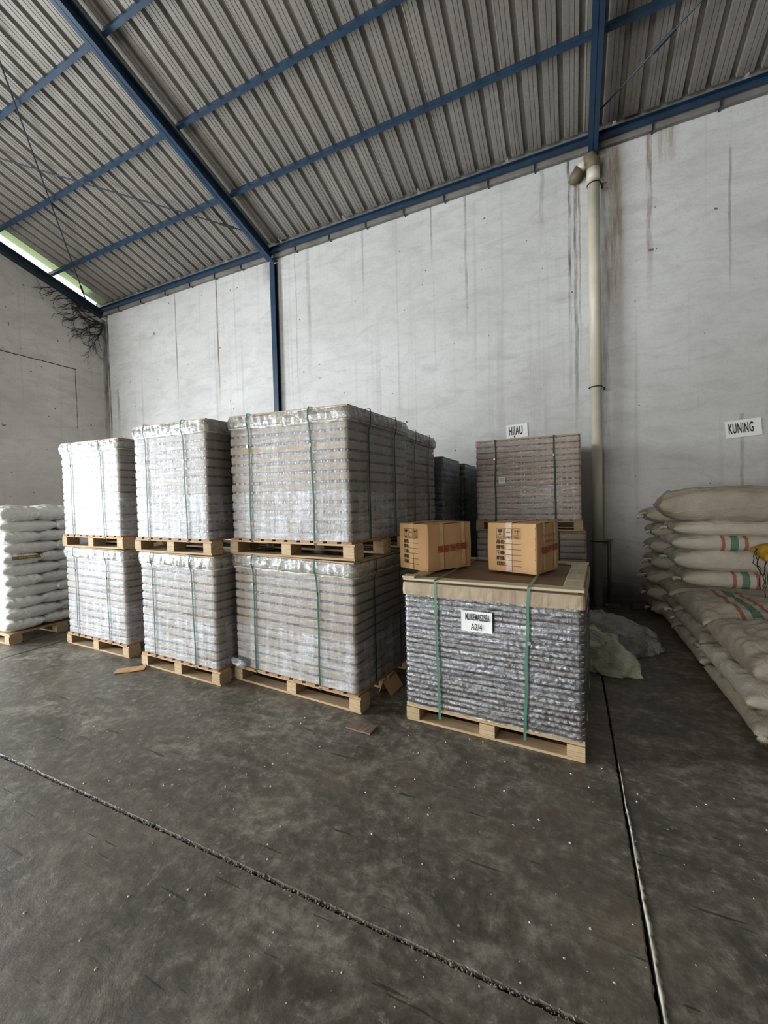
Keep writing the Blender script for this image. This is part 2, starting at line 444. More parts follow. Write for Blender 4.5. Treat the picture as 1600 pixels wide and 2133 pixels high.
def m_floor():
    n = N('worn_concrete')
    big = n.noise(n.world(), 0.7, 6, 0.62, 0.5)
    med = n.noise(n.world(scale=(1, 1.6, 1), rot=(0, 0, R(25))), 2.6, 8, 0.68, 0.9)
    fin = n.noise(n.world(), 16, 8, 0.75)
    c = n.ramp(med, [(0.34, (0.060, 0.053, 0.041)), (0.50, (0.158, 0.143, 0.113)), (0.64, (0.30, 0.277, 0.225))])
    c = n.mix(n.ramp(big, [(0.42, 0.0), (0.6, 0.65)]), c, (0.125, 0.112, 0.088))
    c = n.mix(n.ramp(fin, [(0.42, 0.6), (0.54, 0.0)]), c, (0.055, 0.05, 0.042))
    c = n.mix(n.ramp(fin, [(0.55, 0.0), (0.68, 0.6)]), c, (0.40, 0.38, 0.33))
    # rusty tint patches
    tint = n.noise(n.world(loc=(5, 3, 0)), 1.1, 4)
    c = n.mix(n.ramp(tint, [(0.52, 0.0), (0.7, 0.4)]), c, (0.19, 0.135, 0.10))
    # drag scratches
    for (rot, sc, th) in ((35, (2.4, 34, 1), 0.715), (-50, (2.8, 40, 1), 0.725), (80, (3.0, 40, 1), 0.725)):
        s = n.noise(n.world(scale=sc, rot=(0, 0, R(rot))), 1.0, 2, 0.5, 0.2)
        c = n.mix(n.ramp(s, [(th - 0.01, 0.0), (th + 0.015, 0.8)]), c, (0.03, 0.028, 0.025))
    rgh = n.ramp(med, [(0.3, 0.36), (0.7, 0.58)])
    h = n.math('ADD', n.math('MULTIPLY', fin, 0.6), med)
    return n.done(n.bsdf(c, rgh, 0, n.bump(h, 0.45, 0.012), 0.45))
FLOOR = m_floor()
PIT = m_simple('joint_bottom', (0.012, 0.011, 0.010), 0.95)

def m_roof():
    n = N('galvanised_roof')
    f = n.noise(n.world(scale=(2.2, 0.35, 0.35)), 1.6, 6, 0.65, 0.4)
    g = n.noise(n.world(scale=(30, 30, 30)), 1.0, 4, 0.7)
    c = n.mix(n.ramp(f, [(0.3, 0.0), (0.7, 1.0)]), (0.205, 0.19, 0.172), (0.33, 0.31, 0.28))
    c = n.mix(n.ramp(g, [(0.45, 0.3), (0.6, 0.0)]), c, (0.12, 0.11, 0.10))
    dr = n.noise(n.world(scale=(16, 0.7, 0.7)), 1.0, 4, 0.6)
    c = n.mix(n.ramp(dr, [(0.66, 0.0), (0.72, 0.85)]), c, (0.03, 0.027, 0.024))
    c = n.mix(n.math('MULTIPLY', n.rnd(), 0.3), c, (0.18, 0.168, 0.152))
    return n.done(n.bsdf(c, 0.5, 0.2, n.bump(g, 0.15, 0.004), 0.5))
ROOFM = m_roof()

# ------------------------------------------------------------------ the setting
# floor: a bed below and concrete slabs with open, chipped joints
fb = MB().box(((XL + XR_) / 2, (YB + YF) / 2, -0.16), (XR_ - XL + 1.0, YB - YF + 1.0, 0.2))
floor = tag(link('floor', fb.mesh('floor', PIT)), kind='structure')
def jag(t, seed, amp):
    return (noise.noise(Vector((t * 7, seed, 0))) * 0.5 + noise.noise(Vector((t * 28, seed + 9, 0))) * 0.5 + noise.noise(Vector((t * 75, seed + 3, 0))) * 0.6) * amp
xs = [XL - 0.3, -5.56, 0.235, 6.0, XR_ + 0.3]
ys = [YF - 0.3, -4.5, 1.315, YB + 0.3]
def slab(x0, x1, y0, y1, k):
    G = 0.003
    def edge(ax, fixed, a, b, sgn, seed):
        vis = -6.2 < min(a, b) + 6 and True
        n_ = int(abs(b - a) / 0.014) if abs(fixed - 1.315) < 0.01 or abs(fixed - 0.235) < 0.01 else int(abs(b - a) / 0.05)
        out = []
        for i in range(n_):
            t = a + (b - a) * i / n_
            amp = 0.011
            d = sgn * (G + abs(jag(t, seed, amp)) * (1.5 if ax == 'y' else 1.0))
            out.append((t, fixed + d) if ax == 'x' else (fixed + d, t))
        return out
    # outline runs counter-clockwise
    o = edge('x', y0, x0, x1, 1, k) + edge('y', x1, y0, y1, -1, k + 20) + edge('x', y1, x1, x0, -1, k + 40) + edge('y', x0, y1, y0, 1, k + 60)
    mb = MB(); n_ = len(o); cx, cy = (x0 + x1) / 2, (y0 + y1) / 2
    top = [Vector((p[0] + (cx - p[0]) * 0.0022, p[1] + (cy - p[1]) * 0.0022, 0.0)) for p in o]
    mid = [Vector((p[0], p[1], -0.008)) for p in o]
    bot = [Vector((p[0], p[1], -0.06)) for p in o]
    mb.v = top + mid + bot
    mb.f.append(tuple(range(n_)))
    for i in range(n_):
        j = (i + 1) % n_
        mb.f.append((i, n_ + i, n_ + j, j)); mb.f.append((n_ + i, 2 * n_ + i, 2 * n_ + j, n_ + j))
    return link('slab', mb.mesh('slab', FLOOR), floor)
k = 1
for i in range(4):
    for j in range(3):
        slab(xs[i], xs[i + 1], ys[j], ys[j + 1], k); k += 7

# walls
def wall_poly(name, mat, quads):
    vs, fs = [], []
    for q in quads:
        n_ = len(vs); vs += q; fs.append(tuple(range(n_, n_ + len(q))))
    return tag(link(name, mesh(name, vs, fs, mat)), kind='structure')
WT = 6.50
bw = MB().box(((XL + XR_) / 2, YB + 0.1, WT / 2 - 0.03), (XR_ - XL + 0.4, 0.2, WT + 0.06))
tag(link('wall_back', bw.mesh('wall_back', WALLB)), kind='structure')
fw_ = MB()
zt = 6.7
fw_.box(((XL - 10.4) / 2, YF - 0.1, zt / 2), (-10.4 - XL, 0.2, zt))
fw_.box(((-2.4 + XR_) / 2, YF - 0.1, zt / 2), (XR_ + 2.4, 0.2, zt))
fw_.box((-6.4, YF - 0.1, (4.6 + zt) / 2), (8.0, 0.2, zt - 4.6))
tag(link('wall_front', fw_.mesh('wall_front', WALLL)), kind='structure')
def gable(name, xa, xb, mat, door):
    mb = MB()
    g = 0.16
    def top(y): return roof_z(y) - g
    pts_r = [(DOOR_Y1, 0), (YB, 0), (YB, top(YB)), (DOOR_Y1, top(DOOR_Y1))]
    if door:
        mb.prism(pts_r, 'x', xa, xb)
        mb.prism([(DOOR_Y0, DOOR_Z), (DOOR_Y1, DOOR_Z), (DOOR_Y1, top(DOOR_Y1)), (-2.5, top(-2.5)), (DOOR_Y0, top(DOOR_Y0))], 'x', xa, xb)
        mb.prism([(YF, 0), (DOOR_Y0, 0), (DOOR_Y0, top(DOOR_Y0)), (YF, top(YF))], 'x', xa, xb)
    else:
        mb.prism([(YF, 0), (YB, 0), (YB, top(YB)), (-2.5, top(-2.5)), (YF, top(YF))], 'x', xa, xb)
    return tag(link(name, mb.mesh(name, mat)), kind='structure')
gable('wall_left', XL - 0.2, XL, WALLL, True)
gable('wall_right', XR_, XR_ + 0.2, WALLL, False)
# hairline crack that runs level along the left wall
cm = MB()
pts = [(XL + 0.003, 3.6 + 0.08 * i, 4.935 + 0.012 * noise.noise(Vector((i * 0.7, 0, 0)))) for i in range(31)]
cm.tube(pts, 0.009, 4)
tag(link('trim_1', cm.mesh('crack', BLACK)), kind='structure')

# roof sheets
ceiling = tag(link('ceiling', None), kind='structure')
P_ = 0.2425; RW = 0.075; RH = 0.052
Z0 = 0.14                      # sheets lie this far above the purlin underside
def sheet(x0, ribs, y_hi, y_lo, mirror=False, seed=0):
    prof = []
    for i in range(ribs):
        b = x0 + i * P_
        if i == 0: prof.append((b, 0.0))
        prof += [(b + 0.062, 0.0), (b + 0.064, 0.006), (b + 0.072, 0.006), (b + 0.074, 0.0),
                 (b + 0.115, 0.0), (b + 0.117, 0.006), (b + 0.125, 0.006), (b + 0.127, 0.0),
                 (b + P_ - RW, 0.0), (b + P_ - RW + 0.014, RH), (b + P_ - 0.014, RH), (b + P_, 0.0)]
    prof.append((x0 + ribs * P_ + 0.012, -0.004))
    yy = [y_lo, (y_lo + y_hi) / 2, y_hi]
    vs, fs = [], []
    k_ = len(prof)
    for t, y in enumerate(yy):
        for q, (x, z) in enumerate(prof):
            dz = 0.004 * noise.noise(Vector((x * 3, y, seed)))
            vs.append((x, y, roof_z(y) + Z0 + z + dz))
    for t in range(len(yy) - 1):
        for i in range(k_ - 1):
            f_ = (t * k_ + i, t * k_ + i + 1, (t + 1) * k_ + i + 1, (t + 1) * k_ + i)
            fs.append(f_)
    return link('roof_sheet', mesh('roof_sheet', vs, fs, ROOFM), ceiling)
def m_translucent():
    n = N('translucent_sheet')
    d = n.n('ShaderNodeBsdfDiffuse'); d.inputs[0].default_value = (0.55, 0.6, 0.42, 1)
    t = n.n('ShaderNodeBsdfTranslucent'); t.inputs[0].default_value = (0.50, 0.58, 0.34, 1)
    m = n.n('ShaderNodeMixShader'); m.inputs[0].default_value = 0.6
    n.l(d.outputs[0], m.inputs[1]); n.l(t.outputs[0], m.inputs[2])
    return n.done(m.outputs[0])
TRANSLUCENT = m_translucent()  # pale green translucent material for the single end rib
for (ya, yb) in ((6.60, -2.5), (-2.5, -11.9)):
    fo = sheet(-10.72, 1, ya, yb, seed=90)
    fo.data.materials.clear(); fo.data.materials.append(TRANSLUCENT)
    fo['label'] = 'pale green translucent roof sheet at the gable edge'
x = -10.72 + P_; si = 0
random.seed(5)
while x < XR_ + 0.3:
    far = x > 5
    gap = random.choice((0, 0, 0, 0.0, 0.012))
    sheet(x, 4, 6.60, -2.5, seed=si)
    sheet(x, 4, -2.5, -11.9, seed=si + 50)
    x += 4 * P_ + gap; si += 1

# steel frames
def ibeam(mb, p0, p1, depth, flange, t=0.012, side=Vector((1, 0, 0))):
    p0, p1 = Vector(p0), Vector(p1)
    d = (p1 - p0).normalized(); up = side.cross(d).normalized()
    if up.z < 0 and abs(d.z) < 0.9: up = -up
    L = (p1 - p0).length; c = (p0 + p1) / 2
    rot = Matrix((d, side, up)).transposed()
    mb.box(c, (L, t, depth), rot)
    mb.box(c + up * (depth / 2 - t / 2), (L, flange, t), rot)
    mb.box(c - up * (depth / 2 - t / 2), (L, flange, t), rot)
frames = [(-10.79, STEELD, 'dark blue steel gable rafter along the top of the left wall'),
          (-5.38, STEELB, 'blue steel roof rafter meeting the wall above the pallets'),
          (0.33, STEELB, 'blue steel roof rafter coming down above the drainpipe')]
for (fx, fm, lb) in frames:
    e = empty('roof_rafter', (fx, YB - 0.07, 6.4), 0, lb, 'rafter', 'blue portal frame rafters')
    mb = MB()
    y0, y1 = YB - 0.12, -2.5
    ibeam(mb, (0, y0 - (YB - 0.07), roof_z(y0) - 0.09 - 6.4), (0, y1 - (YB - 0.07), roof_z(y1) - 0.09 - 6.4), 0.18, 0.12)
    link('beam', mb.mesh('beam', fm), e)
    mb = MB()
    ibeam(mb, (0, y1 - (YB - 0.07), roof_z(y1) - 0.09 - 6.4), (0, -11.7 - (YB - 0.07), roof_z(-11.7) - 0.09 - 6.4), 0.18, 0.12)
    link('beam', mb.mesh('beam', fm), e)
# columns
c1 = empty('steel_column', (-5.38, YB - 0.055, 0), 0, 'slim blue steel column against the back wall behind the pallets', 'column')
mb = MB(); mb.box((0, -0.05, 3.2), (0.115, 0.01, 6.4)); mb.box((0, 0.035, 3.2), (0.115, 0.01, 6.4)); mb.box((0, 0, 3.2), (0.01, 0.09, 6.4))
link('shaft', mb.mesh('shaft', STEELB), c1)
mb = MB(); mb.box((0, -0.0, 6.45), (0.13, 0.13, 0.02)); mb.box((0, 0, 0.01), (0.2, 0.11, 0.02))
link('plate', mb.mesh('plate', STEELB), c1)
c2 = empty('steel_column', (0.33, YB - 0.04, 6.08), 0, 'short blue steel stub between rafter and top of the drainpipe', 'column')
mb = MB(); mb.box((0, -0.03, 0.22), (0.13, 0.01, 0.44)); mb.box((0, 0.03, 0.22), (0.13, 0.01, 0.44)); mb.box((0, 0, 0.22), (0.01, 0.06, 0.44))
link('shaft', mb.mesh('shaft', STEELB), c2)
# purlins: C-channels between frames
pur = [('lowest', 5.55), ('second', 4.50), ('third', 3.45), ('fourth', 2.40), ('fifth', 1.35), ('sixth', 0.30), ('seventh', -0.75), ('eighth', -1.8)]
bays = [(-10.9, -5.44, 'between gable and middle rafter'), (-5.32, 0.27, 'between the two blue rafters above the pallets'), (0.39, 6.0, 'right of the drainpipe rafter')]
def channel(L, m, h=0.088, w=0.05, t=0.006):
    mb = MB()
    mb.box((0, -w / 2, 0), (L, t, h)); mb.box((0, 0, h / 2 - t / 2), (L, w, t)); mb.box((0, 0, -h / 2 + t / 2), (L, w, t))
    mb.box((0, w / 2 - t / 2, h / 2 - 0.012), (L, t, 0.02)); mb.box((0, w / 2 - t / 2, -h / 2 + 0.012), (L, t, 0.02))
    return mb.mesh('purlin', m)
for (xa, xb, bn) in bays:
    pm = channel(xb - xa, STEELB)
    for (pn, py) in pur:
        o = link('purlin', pm, None, ((xa + xb) / 2, py, roof_z(py) + 0.090), (R(-16.5), 0, 0))
        if pn in ('lowest', 'second', 'third'):
            tag(o, '%s blue roof purlin up from the eave, %s' % (pn, bn), 'purlin', 'blue purlins under the roof sheets')
        else:
            tag(o, 'blue roof purlin high up towards the ridge, %s' % bn, 'purlin', 'purlins near the ridge ' + bn)
# eave beam, gutter and straps
eb = empty('eave_beam', (-2.4, 6.60, 6.60), 0, 'dark blue eave beam running along the top of the back wall', 'beam')
mb = MB(); mb.box((0, 0.03, -0.012), (17.2, 0.008, 0.085)); mb.box((0, 0, 0.028), (17.2, 0.06, 0.008)); mb.box((0, 0, -0.052), (17.2, 0.06, 0.008))
link('channel', mb.mesh('channel', STEELB), eb)
gt = empty('roof_gutter', (-2.4, 6.8, 6.5), 0, 'grey zinc gutter lying on the wall top behind the eave beam', 'gutter')
mb = MB(); mb.box((0, -0.12, 0.155), (17.4, 0.006, 0.35)); mb.box((0, 0.05, 0.005), (17.4, 0.34, 0.01)); mb.box((0, 0.22, 0.22), (17.4, 0.006, 0.44))
link('trough', mb.mesh('trough', GUT), gt)
for i in range(12):  # added unseen plates that keep sky light out of the eave slot
    L_ = 1.40
    mb = MB(); mb.box((0, 0, 0), (L_, 0.46, 0.003), Matrix.Rotation(-math.atan(SL), 3, 'X'))
    link('light_block', mb.mesh('light_block', GUT), gt, (-8.0 + i * 1.44 + 0.2, -0.33, roof_z(6.47) + Z0 + 0.062 - 6.5))
for bx in [-10.2, -9.35, -8.5, -7.7, -6.95, -6.2] + [-4.82, -4.05, -3.28, -2.55, -1.84, -1.13, -0.44] + [1.05, 1.78, 2.5, 3.2, 4.0]:
    mb = MB(); mb.box((0, -0.135, 0.015), (0.02, 0.012, 0.07)); mb.box((0, -0.09, -0.018), (0.02, 0.10, 0.008))
    link('strap', mb.mesh('strap', STEELD), gt, (bx + 2.4, 0, 0))
# brace rods
def rod(a, b, lb, turn=None):
    e = empty('brace_rod', a, 0, lb, 'rod', 'thin roof bracing rods')
    d = Vector(b) - Vector(a)
    link('rod', MB().tube([(0, 0, 0), d], 0.011, 6).mesh('rod', STEELD), e)
    if turn:
        p = d * turn
        link('turnbuckle', MB().tube([p - d.normalized() * 0.12, p + d.normalized() * 0.12], [0.022, 0.022], 8).mesh('turnbuckle', STEELD), e)
def rz(y): return roof_z(y) - 0.03
rod((-10.75, 6.24, rz(6.24)), (-5.42, 1.83, rz(1.83)), 'thin steel brace rod rising from the gable rafter across the left bay', 0.06)
rod((-5.44, 6.12, rz(6.12)), (-10.75, 1.97, rz(1.97)), 'thin steel brace rod crossing under the purlins towards the middle rafter foot', 0.06)
rod((0.40, 6.25, rz(6.25)), (5.6, 2.45, rz(2.45)), 'thin steel brace rod right of the drainpipe rafter', 0.12)

# rain pipe
rp = empty('drainpipe', (0.345, 6.58, 0), 0, 'cream plastic drainpipe running down the back wall beside the HIJAU stack', 'pipe')
link('pipe', MB().tube([(0, 0, 0.0), (0.0, 0, 3.15)], 0.068, 20).mesh('pipe', PVC, True), rp)
link('pipe', MB().tube([(0, 0, 3.10), (-0.015, 0, 6.12)], 0.075, 20).mesh('pipe', PVC, True), rp)
link('collar', MB().tube([(-0.015, 0, 5.98), (-0.015, 0, 6.16)], 0.084, 20).mesh('collar', PVC, True), rp)
link('elbow', MB().tube([(-0.015, 0, 6.14), (-0.015, 0.0, 6.24), (-0.05, 0.0, 6.30), (-0.11, 0.02, 6.30)], [0.088, 0.09, 0.09, 0.088], 18).mesh('elbow', PVCD, True), rp)
link('branch_pipe', MB().tube([(-0.10, 0.02, 6.295), (-0.20, 0.06, 6.22)], 0.066, 18).mesh('branch_pipe', PVC, True), rp)
link('elbow', MB().tube([(-0.17, 0.05, 6.24), (-0.24, 0.09, 6.18), (-0.27, 0.15, 6.15)], [0.078, 0.078, 0.07], 18).mesh('elbow', PVCD, True), rp)
for bz in (5.93, 3.12, 0.93):
    mb = MB(); pts = [(0.084 * math.cos(a) - 0.008, 0.084 * math.sin(a), bz) for a in [math.pi * 2 * i / 20 for i in range(21)]]
    mb.tube(pts, 0.008, 6, False); mb.box((0.10, 0.04, bz - 0.02), (0.03, 0.10, 0.02))
    link('clamp', mb.mesh('clamp', BLACK), rp)
wp = empty('conduit', (0.50, 6.72, 0), 0, 'thin grey conduit on the wall foot just right of the drainpipe', 'pipe')
link('tube', MB().tube([(0, 0, 0), (0, 0, 0.93)], 0.022, 8).mesh('tube', GUT, True), wp)
link('cap', MB().box((0, 0.0, 0.94), (0.09, 0.05, 0.02)).mesh('cap', GUT), wp)

# ------------------------------------------------------------------ text helper
def text(name, body, size, mat, parent, loc, rot, bold=0.0, sx=1.0, align='CENTER', shear=0.0, bold_gap=False):
    c = bpy.data.curves.new(name, 'FONT')
    c.body = body; c.size = size; c.offset = bold; c.extrude = 0.0004
    c.align_x = align; c.align_y = 'CENTER'; c.shear = shear
    c.resolution_u = 3; c.space_character = 1.12 if bold_gap else 1.0
    c.materials.append(mat)
    tmp = bpy.data.objects.new(name, c)
    me = bpy.data.meshes.new_from_object(tmp)
    me.materials.clear(); me.materials.append(mat)
    bpy.data.objects.remove(tmp)
    o = link(name, me, parent, loc, rot)
    o.scale = (sx, 1, 1)
    return o

def paper_mesh(w, h, curl=0.004, nx=10, nz=6, name='sheet', mat=PAPER, seed=0):
    vs, fs = [], []
    for j in range(nz + 1):
        for i in range(nx + 1):
            u, v = i / nx - 0.5, j / nz - 0.5
            y = -curl * (abs(u * 2) ** 3 * 0.6 + abs(v * 2) ** 3 * 0.4) * (1 + noise.noise(Vector((i, j, seed))))
            vs.append((u * w, y, v * h))
    for j in range(nz):
        for i in range(nx):
            a = j * (nx + 1) + i
            fs.append((a, a + 1, a + nx + 2, a + nx + 1))
    n_ = len(vs)
    vs += [(x_, y_ + 0.001, z_) for (x_, y_, z_) in vs]
    fs += [tuple(n_ + q for q in reversed(f)) for f in fs]
    return mesh(name, vs, fs, mat, True)

def wall_sign(word, x_, z_, w, h, tilt, lb, tx, bold, size, sxx):
    e = empty('paper_sign', (x_, YB - 0.012, z_), 0, lb, 'sign')
    e.rotation_euler = (0, tilt, 0)
    link('sheet', paper_mesh(w, h), e)
    text('lettering', word, size, INK, e, (tx, -0.006, 0), (R(90), 0, 0), bold, sxx, bold_gap=True)
    return e
wall_sign('HIJAU', -0.76, 2.63, 0.32, 0.21, R(-2), 'white paper sign reading HIJAU on the wall above the brown stack', -0.02, 0.0025, 0.185, 0.40)
wall_sign('KUNING', 2.03, 2.41, 0.37, 0.22, R(-4), 'white paper sign reading KUNING on the wall above the brown sacks', -0.025, 0.003, 0.18, 0.34)

# ------------------------------------------------------------------ pallets
def shared_block(dx, dy, dz, m, nm): return MB().bbox((0, 0, 0), (dx, dy, dz), 0.002).mesh(nm, m)
_cache = {}
def cached(key, fn):
    if key not in _cache: _cache[key] = fn()
    return _cache[key]
PH = 0.140
def pallet(x_, y_, z_, W, D, rz_, lb, group, h=PH, deck_gap=True, solid=False):
    """FL corner at x_,y_; 9 blocks, bottom boards, stringers and deck boards"""
    e = empty('wooden_pallet', (x_, y_, z_), rz_, lb, 'pallet', group)
    tb, ts, td = 0.017, 0.016, 0.016
    hb = h - tb - ts - td
    bw_, bd = 0.10, 0.13
    X3 = (bw_ / 2, W / 2, W - bw_ / 2); Y3 = (bd / 2, D / 2, D - bd / 2)
    for yy_ in Y3:
        link('bottom_board', cached(('bb', W), lambda: shared_block(W, 0.115, tb, WOOD, 'bottom_board')), e, (W / 2, yy_, tb / 2))
        for xx in X3:
            link('block', cached(('bk', hb), lambda: shared_block(bw_, bd, hb, PLY, 'block')), e, (xx, yy_, tb + hb / 2))
        link('stringer', cached(('st', W), lambda: shared_block(W, 0.115, ts, WOOD, 'stringer')), e, (W / 2, yy_, tb + hb + ts / 2))
    if solid:
        nb = max(6, int(D / 0.14)); dw = D / nb
        for i in range(nb):
            link('deck_board', cached(('dx', W, dw), lambda: shared_block(W, dw - 0.012, td, WOOD, 'deck_board')), e, (W / 2, dw * (i + 0.5), tb + hb + ts + td / 2))
    else:
        nb = max(8, int(W / 0.125)); dw = W / nb
        for i in range(nb):
            link('deck_board', cached(('dy', D, dw), lambda: shared_block(D, dw - 0.038, td, WOODD, 'deck_board')), e,
                 (dw * (i + 0.5), D / 2, tb + hb + ts + td / 2), (0, 0, R(90)))
    return e

# ------------------------------------------------------------------ wrapped loads
def perim(W, D, r, step, arc=4):
    """closed outline of a rounded rectangle: list of (x, y, nx, ny, s)"""
    out = []
    segs = [((r, 0), (W - r, 0), (0, -1)), ((W, r), (W, D - r), (1, 0)), ((W - r, D), (r, D), (0, 1)), ((0, D - r), (0, r), (-1, 0))]
    cs = [(W - r, r), (W - r, D - r), (r, D - r), (r, r)]
    s = 0.0
    for q, ((ax, ay), (bx, by), (nx, ny)) in enumerate(segs):
        L = math.hypot(bx - ax, by - ay); n_ = max(1, int(L / step))
        for i in range(n_ + 1):
            t = i / n_
            out.append((ax + (bx - ax) * t, ay + (by - ay) * t, nx, ny, s + L * t))
        s += L
        a0 = math.atan2(ny, nx)
        for i in range(1, arc):
            a = a0 + (math.pi / 2) * i / arc
            out.append((cs[q][0] + r * math.cos(a), cs[q][1] + r * math.sin(a), math.cos(a), math.sin(a), s + r * math.pi / 2 * i / arc))
        s += r * math.pi / 2
    return out

def ring_mesh(name, rings, mat, smooth=True, cap=False):
    n_ = len(rings[0]); vs = [p for r_ in rings for p in r_]; fs = []
    for t in range(len(rings) - 1):
        for i in range(n_):
            j = (i + 1) % n_
            fs.append((t * n_ + i, t * n_ + j, (t + 1) * n_ + j, (t + 1) * n_ + i))
    if cap:
        fs.append(tuple(reversed(range(n_)))); fs.append(tuple((len(rings) - 1) * n_ + i for i in range(n_)))
    return mesh(name, vs, fs, mat, smooth)

def band(mb, pts, wv, t=0.0015):
    """flat strap along points, width vector wv"""
    n_ = len(mb.v); wv = Vector(wv)
    for p in pts:
        mb.v.append(Vector(p) - wv / 2); mb.v.append(Vector(p) + wv / 2)
    for i in range(len(pts) - 1):
        a = n_ + 2 * i
        mb.f.append((a, a + 1, a + 3, a + 2))

def load(x_, y_, z_, W, D, rz_, H, nl, seed, lb, group, card=CARD, film=FILM, jar=JARDARK, dzl=0.0, straps=True, cover=True,
         tray_frac=0.76, bulge=0.009, strap_m=STRAP, strap_x=(0.2, 0.74), top=True, amp=1.0, dens=1.0, back_straps=True, name='wrapped_load'):
    e = empty(name, (x_, y_, z_), rz_, lb, 'wrapped load', group)
    rnd = random.Random(seed)
    Hs = H - (0.016 if top else 0)
    def zz(x, z): return z * (1 + dzl * (0.5 - x / W) / H)
    ph = Hs / nl
    # trays
    for k_ in range(nl):
        o_ = rnd.uniform(-0.004, 0.004); ox, oy = rnd.uniform(-0.004, 0.004), rnd.uniform(-0.004, 0.004)
        z0 = k_ * ph; z1 = z0 + ph * tray_frac
        P0 = perim(W, D, 0.022, 0.3, 3)
        rings = []
        for (z, ins) in ((z0, 0.006), (z0 + 0.004, 0.002), ((z0 + z1) / 2, 0.0), (z1 - 0.004, 0.002), (z1, 0.005)):
            rings.append([(px + ox - nx * (ins + o_), py + oy - ny * (ins + o_), zz(px, z)) for (px, py, nx, ny, s) in P0])
        link('tray', ring_mesh('tray', rings, card, False, True), e)
    # jars standing in the trays, seen in the slots between them
    P1 = perim(W - 0.03, D - 0.03, 0.02, 0.012, 3)
    prof = []
    for (px, py, nx, ny, s) in P1:
        d = 0.010 * (1 - abs(math.cos(math.pi * s / 0.066)))
        prof.append((px + 0.015 - nx * d, py + 0.015 - ny * d))
    link('jar_rows', ring_mesh('jar_rows', [[(a, b, zz(a, z)) for (a, b) in prof] for z in (0.002, Hs - 0.002)], jar, False, True), e)['kind'] = 'stuff'
    # film
    st = 0.026 / dens
    PF = perim(W, D, 0.03, st, 5)
    rings = []; nz = int(Hs / (0.0125 / dens))
    for t in range(nz + 1):
        z = Hs * t / nz
        ph_ = (z / ph) % 1.0
        inn = 0.0
        if ph_ > tray_frac: inn = bulge * math.sin(math.pi * (ph_ - tray_frac) / (1 - tray_frac))
        r_ = []
        for (px, py, nx, ny, s) in PF:
            w = noise.noise(Vector((s * 3.1, z * 9, seed))) * 0.004 + noise.noise(Vector((s * 14, z * 3, seed + 4))) * 0.003
            w += noise.noise(Vector((s * 5, z * 50, seed + 8))) * 0.0022
            ce = min(abs(px), abs(px - W)) + min(abs(py), abs(py - D))
            corner = 0.30 + 1.5 * max(0.0, 1 - ce / 0.10)
            d = 0.0078 - inn * corner * (0.85 + 0.4 * noise.noise(Vector((s * 2, z * 6, seed + 2)))) + w * amp * 0.6
            r_.append((px + nx * d, py + ny * d, zz(px, z)))
        rings.append(r_)
    link('stretch_film', ring_mesh('stretch_film', rings, film), e)
    zt_ = Hs
    if cover:
        hc = 0.115
        PC = perim(W, D, 0.035, 0.014, 6)
        rings = []
        for t in range(13):
            u = t / 12
            z = Hs + 0.003 - hc * u
            r_ = []
            for (px, py, nx, ny, s) in PC:
                ple = noise.noise(Vector((s * 22, u * 1.2, seed + 30)))
                ple = (abs(ple) ** 0.8) * 0.034 * (0.25 + 0.75 * math.sin(math.pi * min(1, u * 0.9 + 0.08)))
                edge = 0.018 + 0.010 * u - 0.012 * (u > 0.9)
                d = edge + ple * 0.8 + 0.006 * noise.noise(Vector((s * 4, u * 3, seed)))
                zz_ = z + (0.012 * noise.noise(Vector((s * 6, 3, seed))) if u > 0.9 else 0)
                r_.append((px + nx * d, py + ny * d, zz(px, zz_)))
            rings.append(r_)
        link('top_cover', ring_mesh('top_cover', rings[::-1], COVER), e)
        rings = []
        for dz_ in (0.0, 0.007):
            rings.append([(px + nx * 0.0225, py + ny * 0.0225, zz(px, Hs - hc + 0.012 + dz_ + 0.010 * noise.noise(Vector((s * 6, 3, seed))))) for (px, py, nx, ny, s) in PC])
        link('hem', ring_mesh('hem', rings, COVERY), e)
    if top:
        for (cx, cy, dx, dy) in ((W / 2, 0.045, W, 0.09), (W / 2, D - 0.045, W, 0.09)):
            mb = MB(); mb.v = []; b0 = MB().bbox((0, 0, 0), (dx, dy, 0.014), 0.002)
            mb.f = b0.f; mb.v = [Vector((v.x + cx, v.y + cy, zz(v.x + cx, Hs) + 0.008 + v.z)) for v in b0.v]
            link('top_board', mb.mesh('top_board', WOOD), e)
        for cx in (0.045, W - 0.045):
            b0 = MB().bbox((0, 0, 0), (D - 0.19, 0.09, 0.014), 0.002)
            mb = MB(); mb.f = b0.f; mb.v = [Vector((cx - v.y, D / 2 + v.x, zz(cx, Hs) + 0.008 + v.z)) for v in b0.v]
            link('top_board', mb.mesh('top_board', WOOD), e)
